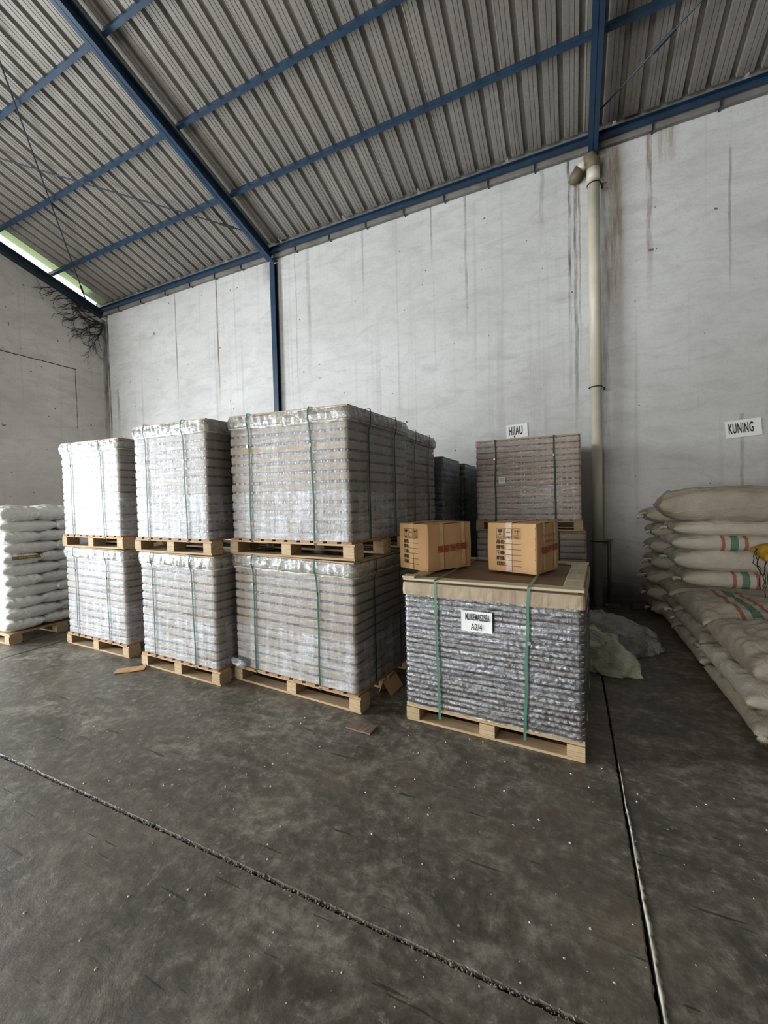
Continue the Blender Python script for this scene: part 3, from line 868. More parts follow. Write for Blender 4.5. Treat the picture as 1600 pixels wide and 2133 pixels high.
    if straps:
        sw = 0.018
        for sx_ in strap_x:
            xx = W * sx_
            zt2 = zz(xx, Hs) + (0.018 if top else 0.004)
            off = 0.040 if cover else 0.018
            mb = MB(); pts = []
            for t in range(0, 25):
                u = t / 24
                z = -0.035 + (zt2 + 0.035) * u
                wob = 0.010 * noise.noise(Vector((u * 3, seed, sx_ * 9))) + 0.022 * (u - 0.5) * (0.6 if sx_ > 0.5 else -0.3)
                yy_ = -0.019 - (off - 0.019) * max(0, min(1, (u - 0.86) / 0.05)) * (1 if u < 0.985 else 0.4)
                pts.append((xx - wob, yy_, z))
            pts.append((xx, 0.04, zt2)); pts.append((xx, D - 0.04, zt2)); pts.append((xx, D + 0.03, zt2 - 0.02)); pts.append((xx, D + 0.022, 0.0))
            band(mb, pts, (sw, 0, 0))
            s_ = link('strap', mb.mesh('strap', strap_m), e)
            zb = zz(xx, Hs * rnd.uniform(0.66, 0.78))
            link('seal', MB().box((xx - 0.01, -0.023, zb), (0.018, 0.005, 0.024)).mesh('seal', BUCKLE), s_)
        if back_straps:
            for sy_ in (0.27, 0.72):
                yy_ = D * sy_
                zt2 = zz(W, Hs) + (0.020 if top else 0.006)
                off = 0.040 if cover else 0.018
                mb = MB(); pts = [(W + 0.020, yy_, -0.03)]
                for t in range(1, 20):
                    u = t / 19
                    pts.append((W + 0.019 + (off - 0.019) * max(0, min(1, (u - 0.84) / 0.05)), yy_ + 0.008 * noise.noise(Vector((u * 4, seed, sy_ * 7))), -0.03 + (zt2 + 0.03) * u))
                pts += [(W - 0.04, yy_, zt2), (0.04, yy_, zz(0, Hs) + 0.02), (-0.03, yy_, zz(0, Hs) - 0.02), (-0.02, yy_, -0.03)]
                band(mb, pts, (0, sw, 0))
                link('strap', mb.mesh('strap', strap_m), e)
    return e

G1 = 'pallets of cardboard trays in film, stacked two high'
GP = 'pine pallets under the wrapped loads'
LH = 0.995
def tower(x_, y_, W, D, rz_, seed, name, nl=13, dzl=(0.02, 0.03), h1=1.145, off=(0.0, 0.0), z2=2.32, ins=0.02, **kw):
    pallet(x_, y_, 0, W, D, rz_, 'wooden pallet on the floor under the %s' % name, GP)
    c, s = math.cos(rz_), math.sin(rz_)
    def at(dx, dy): return (x_ + c * dx - s * dy, y_ + s * dx + c * dy)
    a = at(ins, 0.02)
    load(a[0], a[1], PH, W - 2 * ins - 0.02, D - 0.04, rz_, h1 - PH, nl, seed, 'film-wrapped cardboard trays, lower load of the %s' % name, G1, dzl=dzl[0], **kw)
    b = at(off[0], off[1])
    pallet(b[0], b[1], h1 + 0.004, W - 0.02, D, rz_, 'wooden pallet halfway up the %s' % name, GP)
    a = at(ins + off[0], 0.02 + off[1])
    load(a[0], a[1], h1 + 0.004 + PH, W - 2 * ins - 0.04, D - 0.04, rz_, z2 - h1 - PH, nl, seed + 1, 'film-wrapped cardboard trays, upper load of the %s' % name, G1, dzl=dzl[1], **kw)

tower(-5.43, 2.77, 1.20, 1.0, R(-2.5), 11, 'leftmost tower beside the white sacks', z2=2.33, off=(0.0, 0.0))
tower(-3.94, 2.66, 1.135, 1.0, R(-3.5), 21, 'second tower from the left', z2=2.365, off=(-0.03, 0.0))
tower(-2.80, 2.76, 1.365, 1.0, R(-5.2), 31, 'widest tower beside the cartons', z2=2.345, dzl=(0.02, 0.06))
tower(-2.80, 3.80, 1.35, 0.98, R(-1.5), 41, 'tower directly behind the widest tower', z2=2.33, film=FILMB, dens=0.7)

# two dark loads further back against the wall
def dark_tower(x_, y_, W, D, zt_, lb, seed):
    pallet(x_, y_, 0, W, D, 0, 'wooden pallet under the %s' % lb, GP)
    load(x_ + 0.02, y_ + 0.02, PH, W - 0.04, D - 0.04, 0, zt_ - PH, 26, seed, lb, 'dark film-wrapped loads at the back', card=JARBLK, film=FILMD, jar=JARBLK,
         straps=False, cover=False, tray_frac=0.8, bulge=0.012, amp=3.0, dens=0.8)
dark_tower(-2.62, 4.90, 1.20, 0.88, 2.12, 'dark wrapped load with crinkled corner, second from back wall', 51)
dark_tower(-2.60, 5.85, 1.22, 0.84, 2.10, 'dark grey wrapped load touching the back wall', 57)

# brown stack under the HIJAU sign
bx0, by0, bW, bD = -1.13, 5.35, 1.26, 1.1
pallet(bx0, by0, 0, bW, bD, 0, 'wooden pallet on the floor under the brown HIJAU stack', GP)
kwb = dict(card=CARDB, film=FILMB, jar=JARBLK, strap_x=(0.2, 0.77), cover=False, tray_frac=0.8, bulge=0.013, amp=1.4, dens=0.8)
load(bx0 + 0.0, by0 + 0.02, PH, bW + 0.03, bD - 0.04, 0, 1.165 - PH, 13, 61, 'brown cardboard tray load, lower of the stack under the HIJAU sign', G1, dzl=0.0, **kwb)
pallet(bx0, by0, 1.17, bW, bD, 0, 'wooden pallet halfway up the brown HIJAU stack', GP)
LB = load(bx0 + 0.01, by0 + 0.02, 1.17 + PH, bW - 0.03, bD - 0.04, 0, 2.33 - 1.17 - PH, 14, 62, 'brown cardboard tray load with small white label, upper under HIJAU', G1, dzl=0.0, **kwb)
link('label', paper_mesh(0.085, 0.085, 0.001), LB, (0.33, -0.026, 0.50))
mb = MB()
for i in range(5): mb.box((0.33, -0.0295, 0.525 - i * 0.008), (0.06 - 0.008 * (i % 3), 0.0005, 0.002))
link('label_text', mb.mesh('label_text', INK), LB)

# ------------------------------------------------------------------ front pallet with clear jars
PX, PY, PW, PD, PR = -1.10, 2.71, 1.165, 1.17, R(-3.3)
pallet(PX, PY, 0, PW, PD, PR, 'wooden pallet under the clear plastic jars, nearest the camera', GP, h=0.132, solid=True)
jl = empty('jar_load', (PX + 0.004, PY + 0.01, 0.132), PR, 'film-wrapped load of clear plastic jars with paper label, two cartons on top', 'wrapped load')
JW, JD, JH = 1.155, 1.15, 0.80
JN = 22; jp = JH / JN
rnd = random.Random(3)
# jars: scalloped rows, one relief
def jar_rows():
    P1 = perim(JW, JD, 0.02, 0.0063, 3)
    rings = []
    for k_ in range(JN):
        ox = rnd.uniform(-0.006, 0.006) ; sh = rnd.uniform(0, 0.04); out = rnd.uniform(-0.004, 0.006)
        for (fz, dd) in ((0.02, 0.014), (0.16, 0.003), (0.5, 0.0), (0.74, 0.002), (0.84, 0.013), (0.98, 0.016)):
            r_ = []
            for (px, py, nx, ny, s) in P1:
                c_ = abs(math.cos(math.pi * (s + sh) / 0.041))
                d = dd + 0.020 * (1 - c_) ** 1.3 - out + 0.006 * noise.noise(Vector((s * 6, k_ * 1.3, 1)))
                r_.append((px - nx * d + ox * abs(nx) , py - ny * d, (k_ + fz) * jp))
            rings.append(r_)
    return ring_mesh('jar_rows', rings, JARCLR, True, True)
link('jar_rows', jar_rows(), jl)['kind'] = 'stuff'
# cardboard liner sheets between rows, edges sticking out unevenly
for k_ in range(1, JN):
    if k_ % 2 and rnd.random() < 0.35: continue
    a, b = rnd.uniform(0.0, 0.5), rnd.uniform(0.55, 1.0)
    pr_ = rnd.uniform(0.001, 0.008)
    mb = MB(); nn = 16; z = k_ * jp
    top = []
    for i in range(nn + 1):
        x = -0.004 + (JW + 0.008) * i / nn
        top.append((x, -pr_ * (0.4 + 0.9 * abs(noise.noise(Vector((x * 7, k_, 0))))), z + 0.003 * noise.noise(Vector((x * 3, k_, 5)))))
    for p in top: mb.v += [Vector(p), Vector((p[0], JD * 0.3, p[2])), Vector((p[0], p[1], p[2] + 0.0035)), Vector((p[0], JD * 0.3, p[2] + 0.0035))]
    for i in range(nn):
        q = 4 * i
        mb.f += [(q, q + 4, q + 6, q + 2), (q + 2, q + 6, q + 7, q + 3), (q + 1, q + 5, q + 4, q)]
    mb.box((JW + 0.002, JD / 2, z + 0.002), (0.012, JD * 0.98, 0.0035))
    mb.box((-0.002, JD / 2, z + 0.002), (0.010, JD * 0.98, 0.0035))
    link('liner_sheet', mb.mesh('liner_sheet', SHEETM), jl)
# wrinkled film
PF = perim(JW, JD, 0.025, 0.0085, 5)
rings = []
nz = 110
for t in range(nz + 1):
    z = (JH + 0.07) * t / nz - 0.008
    r_ = []
    rowf = abs(math.sin(math.pi * z / jp))
    for (px, py, nx, ny, s) in PF:
        w = noise.noise(Vector((s * 2.2, z * 14, 7))) * 0.009 + noise.noise(Vector((s * 14, z * 40, 2))) * 0.006
        w += noise.noise(Vector((s * 40, z * 30, 12))) * 0.004
        w += 0.007 * abs(math.cos(math.pi * (s + 0.013 * math.floor(z / jp)) / 0.041)) * (0.5 + noise.noise(Vector((s * 2, z * 5, 4))))
        d = 0.009 - 0.004 * (1 - rowf) + w * 0.5
        r_.append((px + nx * d, py + ny * d, z))
    rings.append(r_)
link('stretch_film', ring_mesh('stretch_film', rings, FILMG), jl)
# cardboard collar under the top frame
P0 = perim(JW, JD, 0.01, 0.03, 3)
rings = []
for z, dd in ((JH - 0.012, 0.016), (JH + 0.02, 0.019), (JH + 0.06, 0.017), (JH + 0.075, 0.010)):
    rings.append([(px + nx * (dd + 0.004 * noise.noise(Vector((s * 20, z * 30, 1)))), py + ny * (dd + 0.004 * noise.noise(Vector((s * 20, z * 30, 1)))),
                   z + (0.008 * noise.noise(Vector((s * 5, 0, 3))) if z < JH else 0)) for (px, py, nx, ny, s) in P0])
link('cardboard_collar', ring_mesh('cardboard_collar', rings, CARD, False, True), jl)
TZ = JH + 0.078
link('inner_board', MB().box((JW / 2, JD / 2, TZ + 0.004), (JW - 0.05, JD - 0.05, 0.008)).mesh('inner_board', CARTONIN), jl)
WOODL = m_wood('pale_plank', (0.52, 0.45, 0.30), (0.68, 0.60, 0.43))
def plank(cx, cy, dx, dy, rot=0.0, z=TZ + 0.018, t=0.016):
    return link('top_plank', MB().bbox((0, 0, 0), (dx, dy, t), 0.003).mesh('top_plank', WOODL), jl, (cx, cy, z), (0, 0, rot))
plank(JW / 2, 0.045, JW + 0.02, 0.095, R(0.4))
plank(JW / 2, JD - 0.05, JW + 0.02, 0.10)
for (yy_, dd) in ((0.20, 0.205), (0.42, 0.22), (0.66, 0.24), (0.92, 0.26)):
    plank(JW - 0.055, yy_, dd, 0.115, R(90) + R(random.uniform(-0.6, 0.6)))
plank(0.05, JD / 2, JD - 0.2, 0.10, R(90))
plank(0.03, 0.03, 0.09, 0.09, R(5), TZ + 0.034, 0.014)
# straps
for (xx, lean) in ((0.243, 0.006), (0.857, -0.012)):
    mb = MB(); pts = []
    for t in range(30):
        u = t / 29
        pts.append((xx + lean * (1 - u) * 3 + 0.008 * noise.noise(Vector((u * 4, xx * 9, 2))), -0.034 - 0.004 * math.sin(u * 3), -0.06 + (TZ + 0.085) * u))
    pts += [(xx, 0.02, TZ + 0.030), (xx, 0.10, TZ + 0.030), (xx, JD - 0.05, TZ + 0.030)]
    band(mb, pts, (0.018, 0, 0.0))
    s_ = link('strap', mb.mesh('strap', STRAPG), jl)
    link('seal', MB().box((xx, -0.041, 0.62 if xx < .5 else 0.56), (0.020, 0.004, 0.022)).mesh('seal', BUCKLE), s_)
# paper label
lp = link('paper_label', paper_mesh(0.205, 0.135, 0.004, mat=PAPER), jl, (0.53, -0.038, 0.655), (0, 0, 0))
text('label_text', 'MUIKEMAS2ISEA', 0.062, INK, lp, (0.006, -0.0075, 0.028), (R(90), 0, 0), 0.0006, 0.36)
text('label_text', 'A2/4', 0.062, INK, lp, (0.0, -0.0075, -0.036), (R(90), 0, 0), 0.0, 0.62)

# ------------------------------------------------------------------ cartons
def carton(cx, cy, z_, W, D, H, rz_, lb, seed, side_scribble):
    e = empty('cardboard_carton', (cx, cy, z_), rz_, lb, 'carton', 'printed cartons on the jar load')
    P0 = perim(W, D, 0.006, 0.05, 2)
    rings = []
    for t in range(9):
        z = H * t / 8
        r_ = []
        for (px, py, nx, ny, s) in P0:
            b_ = 0.006 * math.sin(math.pi * t / 8) * (1 if abs(nx) + abs(ny) < 1.2 else 0.3) + 0.002 * noise.noise(Vector((s * 8, z * 9, seed)))
            r_.append((px + nx * b_, py + ny * b_, z))
        rings.append(r_)
    link('body', ring_mesh('body', rings, CARTON, False, True), e)
    for i, (yy_, sg) in enumerate(((D * 0.25, 1), (D * 0.75, -1))):
        vs = [(0.0, yy_ - D * 0.249, H + 0.004), (W, yy_ - D * 0.249, H + 0.004), (W, yy_ + D * 0.249, H + 0.004), (0.0, yy_ + D * 0.249, H + 0.004)]
        k_ = H + 0.010
        if sg > 0: vs[2] = (W, D * 0.499, k_); vs[3] = (0, D * 0.499, k_)
        else: vs[0] = (0, D * 0.501, k_); vs[1] = (W, D * 0.501, k_)
        lo = [(a, b, c_ - 0.004) for (a, b, c_) in vs]
        link('flap', mesh('flap', vs + lo, [(0, 1, 2, 3), (7, 6, 5, 4), (0, 4, 5, 1), (1, 5, 6, 2), (2, 6, 7, 3), (3, 7, 4, 0)], CARTON), e)
    # tape over the top and down the front and the side
    mb = MB(); band(mb, [(W * 0.46, -0.0085, H * 0.02), (W * 0.46, -0.0095, H * 0.5), (W * 0.46, -0.0035, H + 0.004), (W * 0.46, 0.01, H + 0.011), (W * 0.46, D - 0.01, H + 0.012)], (0.048, 0, 0))
    link('tape', mb.mesh('tape', TAPEC if side_scribble else TAPE), e)
    mb = MB(); band(mb, [(W + 0.0085, D * 0.30, H * 0.05), (W + 0.0095, D * 0.3, H * 0.5), (W + 0.003, D * 0.30, H + 0.005), (W - 0.10, D * 0.3, H + 0.010)], (0, 0.040, 0))
    link('tape', mb.mesh('tape', TAPE), e)
    mb = MB(); band(mb, [(W + 0.0085, D * 0.80, H * 0.05), (W + 0.0095, D * 0.8, H * 0.5), (W + 0.003, D * 0.80, H + 0.005), (W - 0.10, D * 0.8, H + 0.010)], (0, 0.040, 0))
    link('tape', mb.mesh('tape', TAPE), e)
    # printing on the front
    F = -0.0105; fs_ = W / 0.39
    pr_ = MB()
    def line(x0, z0, x1, z1, t=0.0022):
        d = Vector((x1 - x0, 0, z1 - z0)); L = d.length; a = math.atan2(z1 - z0, x1 - x0)
        pr_.box(((x0 + x1) / 2, F, (z0 + z1) / 2), (L, 0.0006, t), Matrix.Rotation(-a, 3, 'Y'))
    for q in range(3):
        x0 = (0.078 + q * 0.068) * fs_; x1 = x0 + 0.058 * fs_; zt2, zm, zb = 0.325, 0.268, 0.250
        for seg in ((x0, zt2, x1, zt2), (x0, zb, x1, zb), (x0, zb, x0, zt2), (x1, zb, x1, zt2), (x0, zm, x1, zm)): line(*seg)
        xm = (x0 + x1) / 2
        if q == 0:      # goblet
            pr_.prism([(xm - 0.015, 0.318), (xm + 0.015, 0.318), (xm + 0.012, 0.302), (xm + 0.004, 0.295), (xm - 0.004, 0.295), (xm - 0.012, 0.302)], 'y', F - 0.0003, F + 0.0003)
            line(xm, 0.296, xm, 0.280, 0.004); line(xm - 0.011, 0.278, xm + 0.011, 0.278, 0.003)
        if q == 1:      # hook / hand mark
            line(xm - 0.016, 0.298, xm + 0.016, 0.298, 0.004); line(xm - 0.010, 0.290, xm - 0.004, 0.306, 0.003); line(xm + 0.008, 0.290, xm + 0.012, 0.304, 0.003)
        if q == 2:      # two arrows
            for dx in (-0.011, 0.011):
                line(xm + dx, 0.280, xm + dx, 0.305, 0.0035)
                pr_.prism([(xm + dx - 0.007, 0.304), (xm + dx + 0.007, 0.304), (xm + dx, 0.318)], 'y', F - 0.0003, F + 0.0003)
            line(x0 + 0.008, 0.276, x1 - 0.008, 0.276, 0.003)
        line(x0 + 0.010, 0.258, x1 - 0.010, 0.258, 0.006)
    for q in range(5):
        z = 0.222 - q * 0.041
        line((0.150) * fs_, z - 0.010, 0.278 * fs_, z - 0.010, 0.0028)
    link('printing', pr_.mesh('printing', INK), e)
    for q, wd in enumerate(('品名:', '型号:', '数量:', '班组:', '日期:')):
        text('printed_text', wd, 0.032, INK, e, (0.112 * fs_, F, 0.222 - q * 0.041), (R(90), 0, 0), 0.0012, 1.0 * fs_)
    # red characters on the side
    text('red_text', '瓶盖专用箱', 0.060 if D > 0.43 else 0.056, REDINK, e, (W + 0.0145, D * 0.53, H * 0.46), (R(90), R(-2), R(90)), 0.0008, 1.05)
    if side_scribble:
        rr = random.Random(4); mb = MB(); y0 = D * 0.2
        for row in range(2):
            pts = []
            for i in range(46):
                u = i / 45
                pts.append((W + 0.012, y0 + row * 0.04 + (0.24 - row * 0.06) * u + 0.008 * math.sin(i * 1.9), H * (0.76 - 0.13 * row) + 0.014 * math.sin(i * 2.6 + row) * (0.5 + rr.random() * 0.7)))
            mb.tube(pts, 0.0006, 4)
        link('handwriting', mb.mesh('handwriting', PENINK), e)
        st = MB()
        for q in range(5): st.box((W - 0.012, -0.010, 0.03 + q * 0.075), (0.016, 0.003, 0.004), Matrix.Rotation(R(25 if q % 2 else -20), 3, 'Y'))
        link('staple', st.mesh('staple', BUCKLE), e)
    return e
CZ = 0.132 + TZ + 0.0285
c, s = math.cos(R(-30)), math.sin(R(-30))
# carton positions from their front right lower corner
def carton_fr(fx, fy, W, D, H, rdeg, lb, seed, sc):
    c, s = math.cos(R(rdeg)), math.sin(R(rdeg))
    return carton(fx - c * W, fy - s * W, CZ, W, D, H, R(rdeg), lb, seed, sc)
carton_fr(-1.00, 2.96, 0.35, 0.47, 0.36, -31, 'brown carton with red characters on its side, left one on the jar load', 1, False)
carton_fr(-0.225, 3.07, 0.385, 0.385, 0.36, -20, 'brown carton with pen scribble and pink-white tape, right one on the jar load', 2, True)

# ------------------------------------------------------------------ sacks
def sack_mesh(L, W, H, seed, mat, wr=0.012, nu=44, nv=32, ear=1.0, flat=0.55, sag=0.0):
    """pillow-shaped filled sack, long axis X, resting on z=0"""
    vs, fs = [], []
    def pt(i, j, side):
        u, v = -1 + 2 * i / nu, -1 + 2 * j / nv
        uu = math.copysign(abs(u) ** 0.85, u); vv = math.copysign(abs(v) ** 0.85, v)
        th = ((1 - abs(uu) ** 3.2) * (1 - abs(vv) ** 3.2)) ** 0.42 if abs(u) < 1 and abs(v) < 1 else 0.0
        pinch = 1 - 0.07 * ear * (1 - abs(vv) ** 2) * abs(uu) ** 6
        pinch2 = 1 - 0.08 * ear * (1 - abs(uu) ** 2) * abs(vv) ** 6
        x = uu * L / 2 * pinch; y = vv * W / 2 * pinch2
        z = side * th * H / 2
        nn = noise.noise(Vector((x * 5, y * 7, seed + side * 3)))
        n2 = noise.noise(Vector((x * 16, y * 12, seed + side * 5)))
        n3 = noise.noise(Vector((x * 3, y * 24 + 3 * nn, seed + 9))) + 0.6 * noise.noise(Vector((x * 22, y * 5, seed + 19)))
        z += (nn * wr * 1.5 + n2 * wr * 0.8 + n3 * wr * 0.55) * (th ** 0.6) * (1 if side > 0 else 0.4)
        z += -sag * (x / L * 2) ** 2
        # creases running in from the ends
        z += -0.006 * abs(uu) ** 3 * math.sin(v * 19 + seed) * th
        return (x, y, z + H / 2)
    idx = {}
    for side in (1, -1):
        for i in range(nu + 1):
            for j in range(nv + 1):
                rim = i in (0, nu) or j in (0, nv)
                if side == -1 and rim: idx[(side, i, j)] = idx[(1, i, j)]; continue
                idx[(side, i, j)] = len(vs); vs.append(pt(i, j, side))
        for i in range(nu):
            for j in range(nv):
                q = (idx[(side, i, j)], idx[(side, i + 1, j)], idx[(side, i + 1, j + 1)], idx[(side, i, j + 1)])
                fs.append(q if side > 0 else q[::-1])
    return mesh('sack', vs, fs, mat, True)

SACK_ORD = ['bottom', 'second', 'third', 'fourth', 'fifth', 'sixth', 'seventh', 'eighth', 'ninth', 'tenth', 'eleventh', 'twelfth']
# white sacks on the left pallet
WX0, WY0 = -7.11, 2.46
pallet(WX0, WY0, 0, 1.11, 1.11, 0, 'wooden pallet under the white plastic sacks at the left edge', GP, h=0.125, solid=True)
wm = [sack_mesh(0.60, 0.41, 0.160, 70 + i, SACKP, 0.010, ear=0.6) for i in range(4)]
wm_top = sack_mesh(0.64, 0.44, 0.20, 99, SACKP, 0.014, ear=0.6)
rnd = random.Random(8)
NL = 11; lay = 0.131
for k_ in range(NL):
    z = 0.125 + k_ * lay
    spots = []
    if k_ % 2 == 0:     # three short ends towards the right, two lengthwise on the left
        for q in range(3): spots.append((WX0 + 1.11 - 0.275, WY0 + 0.185 + 0.37 * q, 0, ('nearest', 'middle', 'rear')[q], 'r'))
        for q in range(2): spots.append((WX0 + 0.19, WY0 + 0.275 + 0.55 * q, 90, '', 'l'))
    else:
        for q in range(2): spots.append((WX0 + 1.11 - 0.19, WY0 + 0.275 + 0.55 * q, 90, ('nearest', 'rear')[q], 'r'))
        for q in range(3): spots.append((WX0 + 0.275, WY0 + 0.185 + 0.37 * q, 0, '', 'l'))
    for (sx_, sy_, an, nm, col_) in spots:
        topl = k_ == NL - 1
        o = link('plastic_sack', wm_top if topl and col_ == 'r' else rnd.choice(wm), None, (sx_ + rnd.uniform(-0.012, 0.012), sy_ + rnd.uniform(-0.01, 0.01), z), (0, 0, R(an + rnd.uniform(-2.5, 2.5) + (180 if rnd.random() < .5 else 0))))
        if col_ == 'r':
            lb = 'white plastic sack, %s layer above the left-edge pallet, %s on the visible side' % (SACK_ORD[k_], nm)
            tag(o, lb, 'sack', 'white plastic sacks on the left-edge pallet')
        else:
            tag(o, 'white plastic sack on the far side of the left-edge pile', 'sack', 'white sacks on the hidden side of the pile')
        if col_ == 'r' and k_ == 7 and nm == 'nearest':
            pass
# printed gold panel on one sack
gs = None
for o in list(bpy.data.objects):
    if o.get('label', '').startswith('white plastic sack, seventh layer') and 'nearest' in o['label']: gs = o
if gs:
    gs['label'] = 'white plastic sack with a gold printed panel on its end, seventh layer'
    ge = link('gold_panel', paper_mesh(0.28, 0.042, 0.0005, mat=GOLD), gs)
    ge.parent = None
    ge.location = (WX0 + 1.11 + 0.052, WY0 + 0.19, 0.125 + 6 * lay + 0.105); ge.rotation_euler = (R(-22), 0, R(90))
    bpy.context.view_layer.update()
    M = ge.matrix_world.copy(); ge.parent = gs; ge.matrix_parent_inverse = gs.matrix_world.inverted(); ge.matrix_world = M
    text('panel_text', 'ETILINAS', 0.036, GOLDT, ge, (0, -0.004, 0.0), (R(90), 0, 0), 0.0008, 1.1)

# brown woven sacks on the right
def sack(nm, msh, loc, an, lb, grp, tie=None, seam=None, tilt=(0, 0)):
    o = link(nm, msh, None, loc, (R(tilt[0]), R(tilt[1]), R(an)))
    tag(o, lb, 'sack', grp)
    if tie:
        for (tx, ty, tz, r_, el) in tie:
            rr = random.Random(int(tx * 1000) + 7)
            mb = MB()
            pts = [(tx, ty, tz), (tx + el * 0.35, ty + 0.005, tz + 0.006), (tx + el, ty + 0.02, tz - 0.012)]
            mb.tube(pts, [r_ * 0.5, r_ * 0.45, r_], 9)
            for i in range(len(mb.v)):
                v = mb.v[i]; mb.v[i] = v + Vector((0, 0, 0.4 * r_ * noise.noise(v * 60)))
            link('tied_corner', mb.mesh('tied_corner', SACKW, True), o)
    if seam:
        mb = MB(); mb.tube(seam, 0.004, 5)
        link('seam', mb.mesh('seam', SACKW), o)
    return o
GB = 'brown and pale woven sacks in the right-hand pile'
# nearest group: long axis into the room
def sm(L, W, H, sd, mat, **k): return sack_mesh(L, W, H, sd, mat, **k)
x0 = 1.0
def endseam(L, W, z, sgn, n_=16, f=0.93):
    return [(sgn * (L / 2 * f + 0.006 * noise.noise(Vector((i, z, 0)))), -W / 2 * 0.9 + W * 0.9 * i / n_, z + 0.008 * math.sin(i)) for i in range(n_ + 1)]
sack('woven_sack', sm(1.10, 0.72, 0.21, 201, SACKB, wr=0.02), (x0 + 0.37, 3.72, 0.0), 90, 'brown woven sack on the floor, nearest the camera in the right pile', GB,
     tie=[(-0.50, -0.05, 0.05, 0.05, -0.11), (-0.48, 0.30, 0.09, 0.03, -0.07)], seam=endseam(1.10, 0.72, 0.10, -1))
sack('woven_sack', sm(1.08, 0.70, 0.20, 202, SACKW, wr=0.018), (x0 + 0.34, 3.77, 0.165), 90, 'pale woven sack second from the floor at the near end, with tied corner', GB,
     tie=[(0.50, 0.33, 0.10, 0.03, 0.09)])
sack('woven_sack', sm(1.06, 0.72, 0.27, 203, SACKB, wr=0.026), (x0 + 0.40, 3.80, 0.31), 90, 'plump brown woven sack on top of the near end, hem along its front', GB,
     seam=endseam(1.06, 0.72, 0.12, -1))
sack('woven_sack', sm(1.10, 0.70, 0.21, 204, SACKB, wr=0.02), (x0 + 1.08, 3.76, 0.0), 90, 'brown woven sack on the floor at the near end beyond the picture edge', 'woven sacks past the right edge')
sack('woven_sack', sm(1.10, 0.70, 0.30, 205, SACKB, wr=0.02), (x0 + 1.10, 3.78, 0.17), 88, 'brown woven sack on top at the near end beyond the picture edge', 'woven sacks past the right edge')
# middle group
sack('woven_sack', sm(1.05, 0.72, 0.22, 206, SACKB, wr=0.02), (x0 + 0.37, 4.87, 0.0), 90, 'dark brown woven sack on the floor, middle of the right pile', GB)
sack('woven_sack', sm(1.05, 0.70, 0.20, 207, SACKB, wr=0.02), (x0 + 0.36, 4.86, 0.175), 90, 'brown woven sack under the striped one, loose yellowish end', GB,
     tie=[(0.40, 0.36, 0.08, 0.02, 0.02), (-0.45, 0.34, 0.08, 0.03, -0.08)])
sack('woven_sack', sm(1.10, 0.80, 0.25, 208, SACKSB, wr=0.02), (x0 + 0.42, 4.88, 0.33), 91, 'brown woven sack with red-green-red stripes lying flat, middle of pile', GB,
     seam=endseam(1.10, 0.8, 0.12, -1))
sack('woven_sack', sm(1.05, 0.72, 0.28, 209, SACKB, wr=0.02), (x0 + 1.18, 4.88, 0.0), 90, 'brown woven sack on the floor in the middle group beyond the picture edge', 'woven sacks past the right edge')
sack('woven_sack', sm(1.05, 0.72, 0.28, 210, SACKB, wr=0.02), (x0 + 1.20, 4.88, 0.24), 90, 'brown woven sack on top in the middle group beyond the picture edge', 'woven sacks past the right edge')
# rear pile: long axis along the wall
zs = 0.0
specs = [(0.19, SACKB, 'dark woven sack on the floor, rear stack of the right pile', 0.0),
         (0.19, SACKB, 'dark woven sack second from the floor, rear stack of the right pile', 0.02),
         (0.19, SACKB, 'dark woven sack third from the floor, rear stack of the right pile', -0.02),
         (0.19, SACKS, 'pale sack with stripes just above the flat striped sack', 0.10),
         (0.235, SACKW, 'thick pale sack with puckered dark tie, below the upper striped one', 0.03),
         (0.175, SACKS, 'pale sack with red and green stripes, third from the top of the rear stack', 0.0),
         (0.165, SACKW, 'thin pale sack directly under the large top sack', 0.03),
         (0.33, SACKB, 'large brown sack with long sewn seam, top of the rear stack', 0.0)]
for i, (h_, mt, lb, ox) in enumerate(specs):
    L_ = 1.12 if i < 7 else 1.28
    o = sack('woven_sack', sm(L_, 0.74, h_ * 1.16, 220 + i, mt, wr=0.014 if i < 7 else 0.03, ear=0.8), (x0 + 0.56 + ox, 5.76, zs), rnd.uniform(-1.5, 1.5) + (0 if i < 7 else -3), lb, GB,
             tie=[(-L_ / 2 + 0.02, -0.22 if i % 2 else 0.1, h_ * 0.5, 0.028, -0.07)] if i in (1, 3, 4, 6) else None,
             seam=[(-0.50 + 0.075 * q, -0.355 - 0.012 * math.sin(q), 0.115 + 0.010 * q - 0.0004 * q * q + 0.004 * math.sin(q * 1.3)) for q in range(15)] if i == 7 else None)
    zs += h_ * 0.945
zs = 0.0
for i in range(7):
    h_ = 0.20
    sack('woven_sack', cached(('rs', i % 3), lambda: sm(1.05, 0.62, 0.235, 240 + i % 3, SACKB, wr=0.02)), (x0 + 0.42 + rnd.uniform(-0.04, 0.04) - 0.05 * (i == 6), 6.40, zs), rnd.uniform(-2, 2),
         'woven sack end peeping out behind the rear stack, %s from the floor' % (['first'] + SACK_ORD[1:])[i], GB,
         tie=[(-0.50, 0.0, 0.10, 0.03, -0.08), (-0.49, -0.15, 0.14, 0.018, -0.09)] if i in (2, 3, 6) else [(-0.5, -0.1, 0.1, 0.03, -0.05)])
    zs += h_
# pile continues to the right
zs = 0
for i in range(6):
    sack('woven_sack', cached(('rr', i % 2), lambda: sm(1.0, 0.72, 0.26, 250 + i % 2, SACKB, wr=0.02)), (x0 + 1.70, 5.80, zs), rnd.uniform(-2, 2), 'brown woven sack in the rear column beyond the picture edge', 'woven sacks past the right edge')
    zs += 0.225
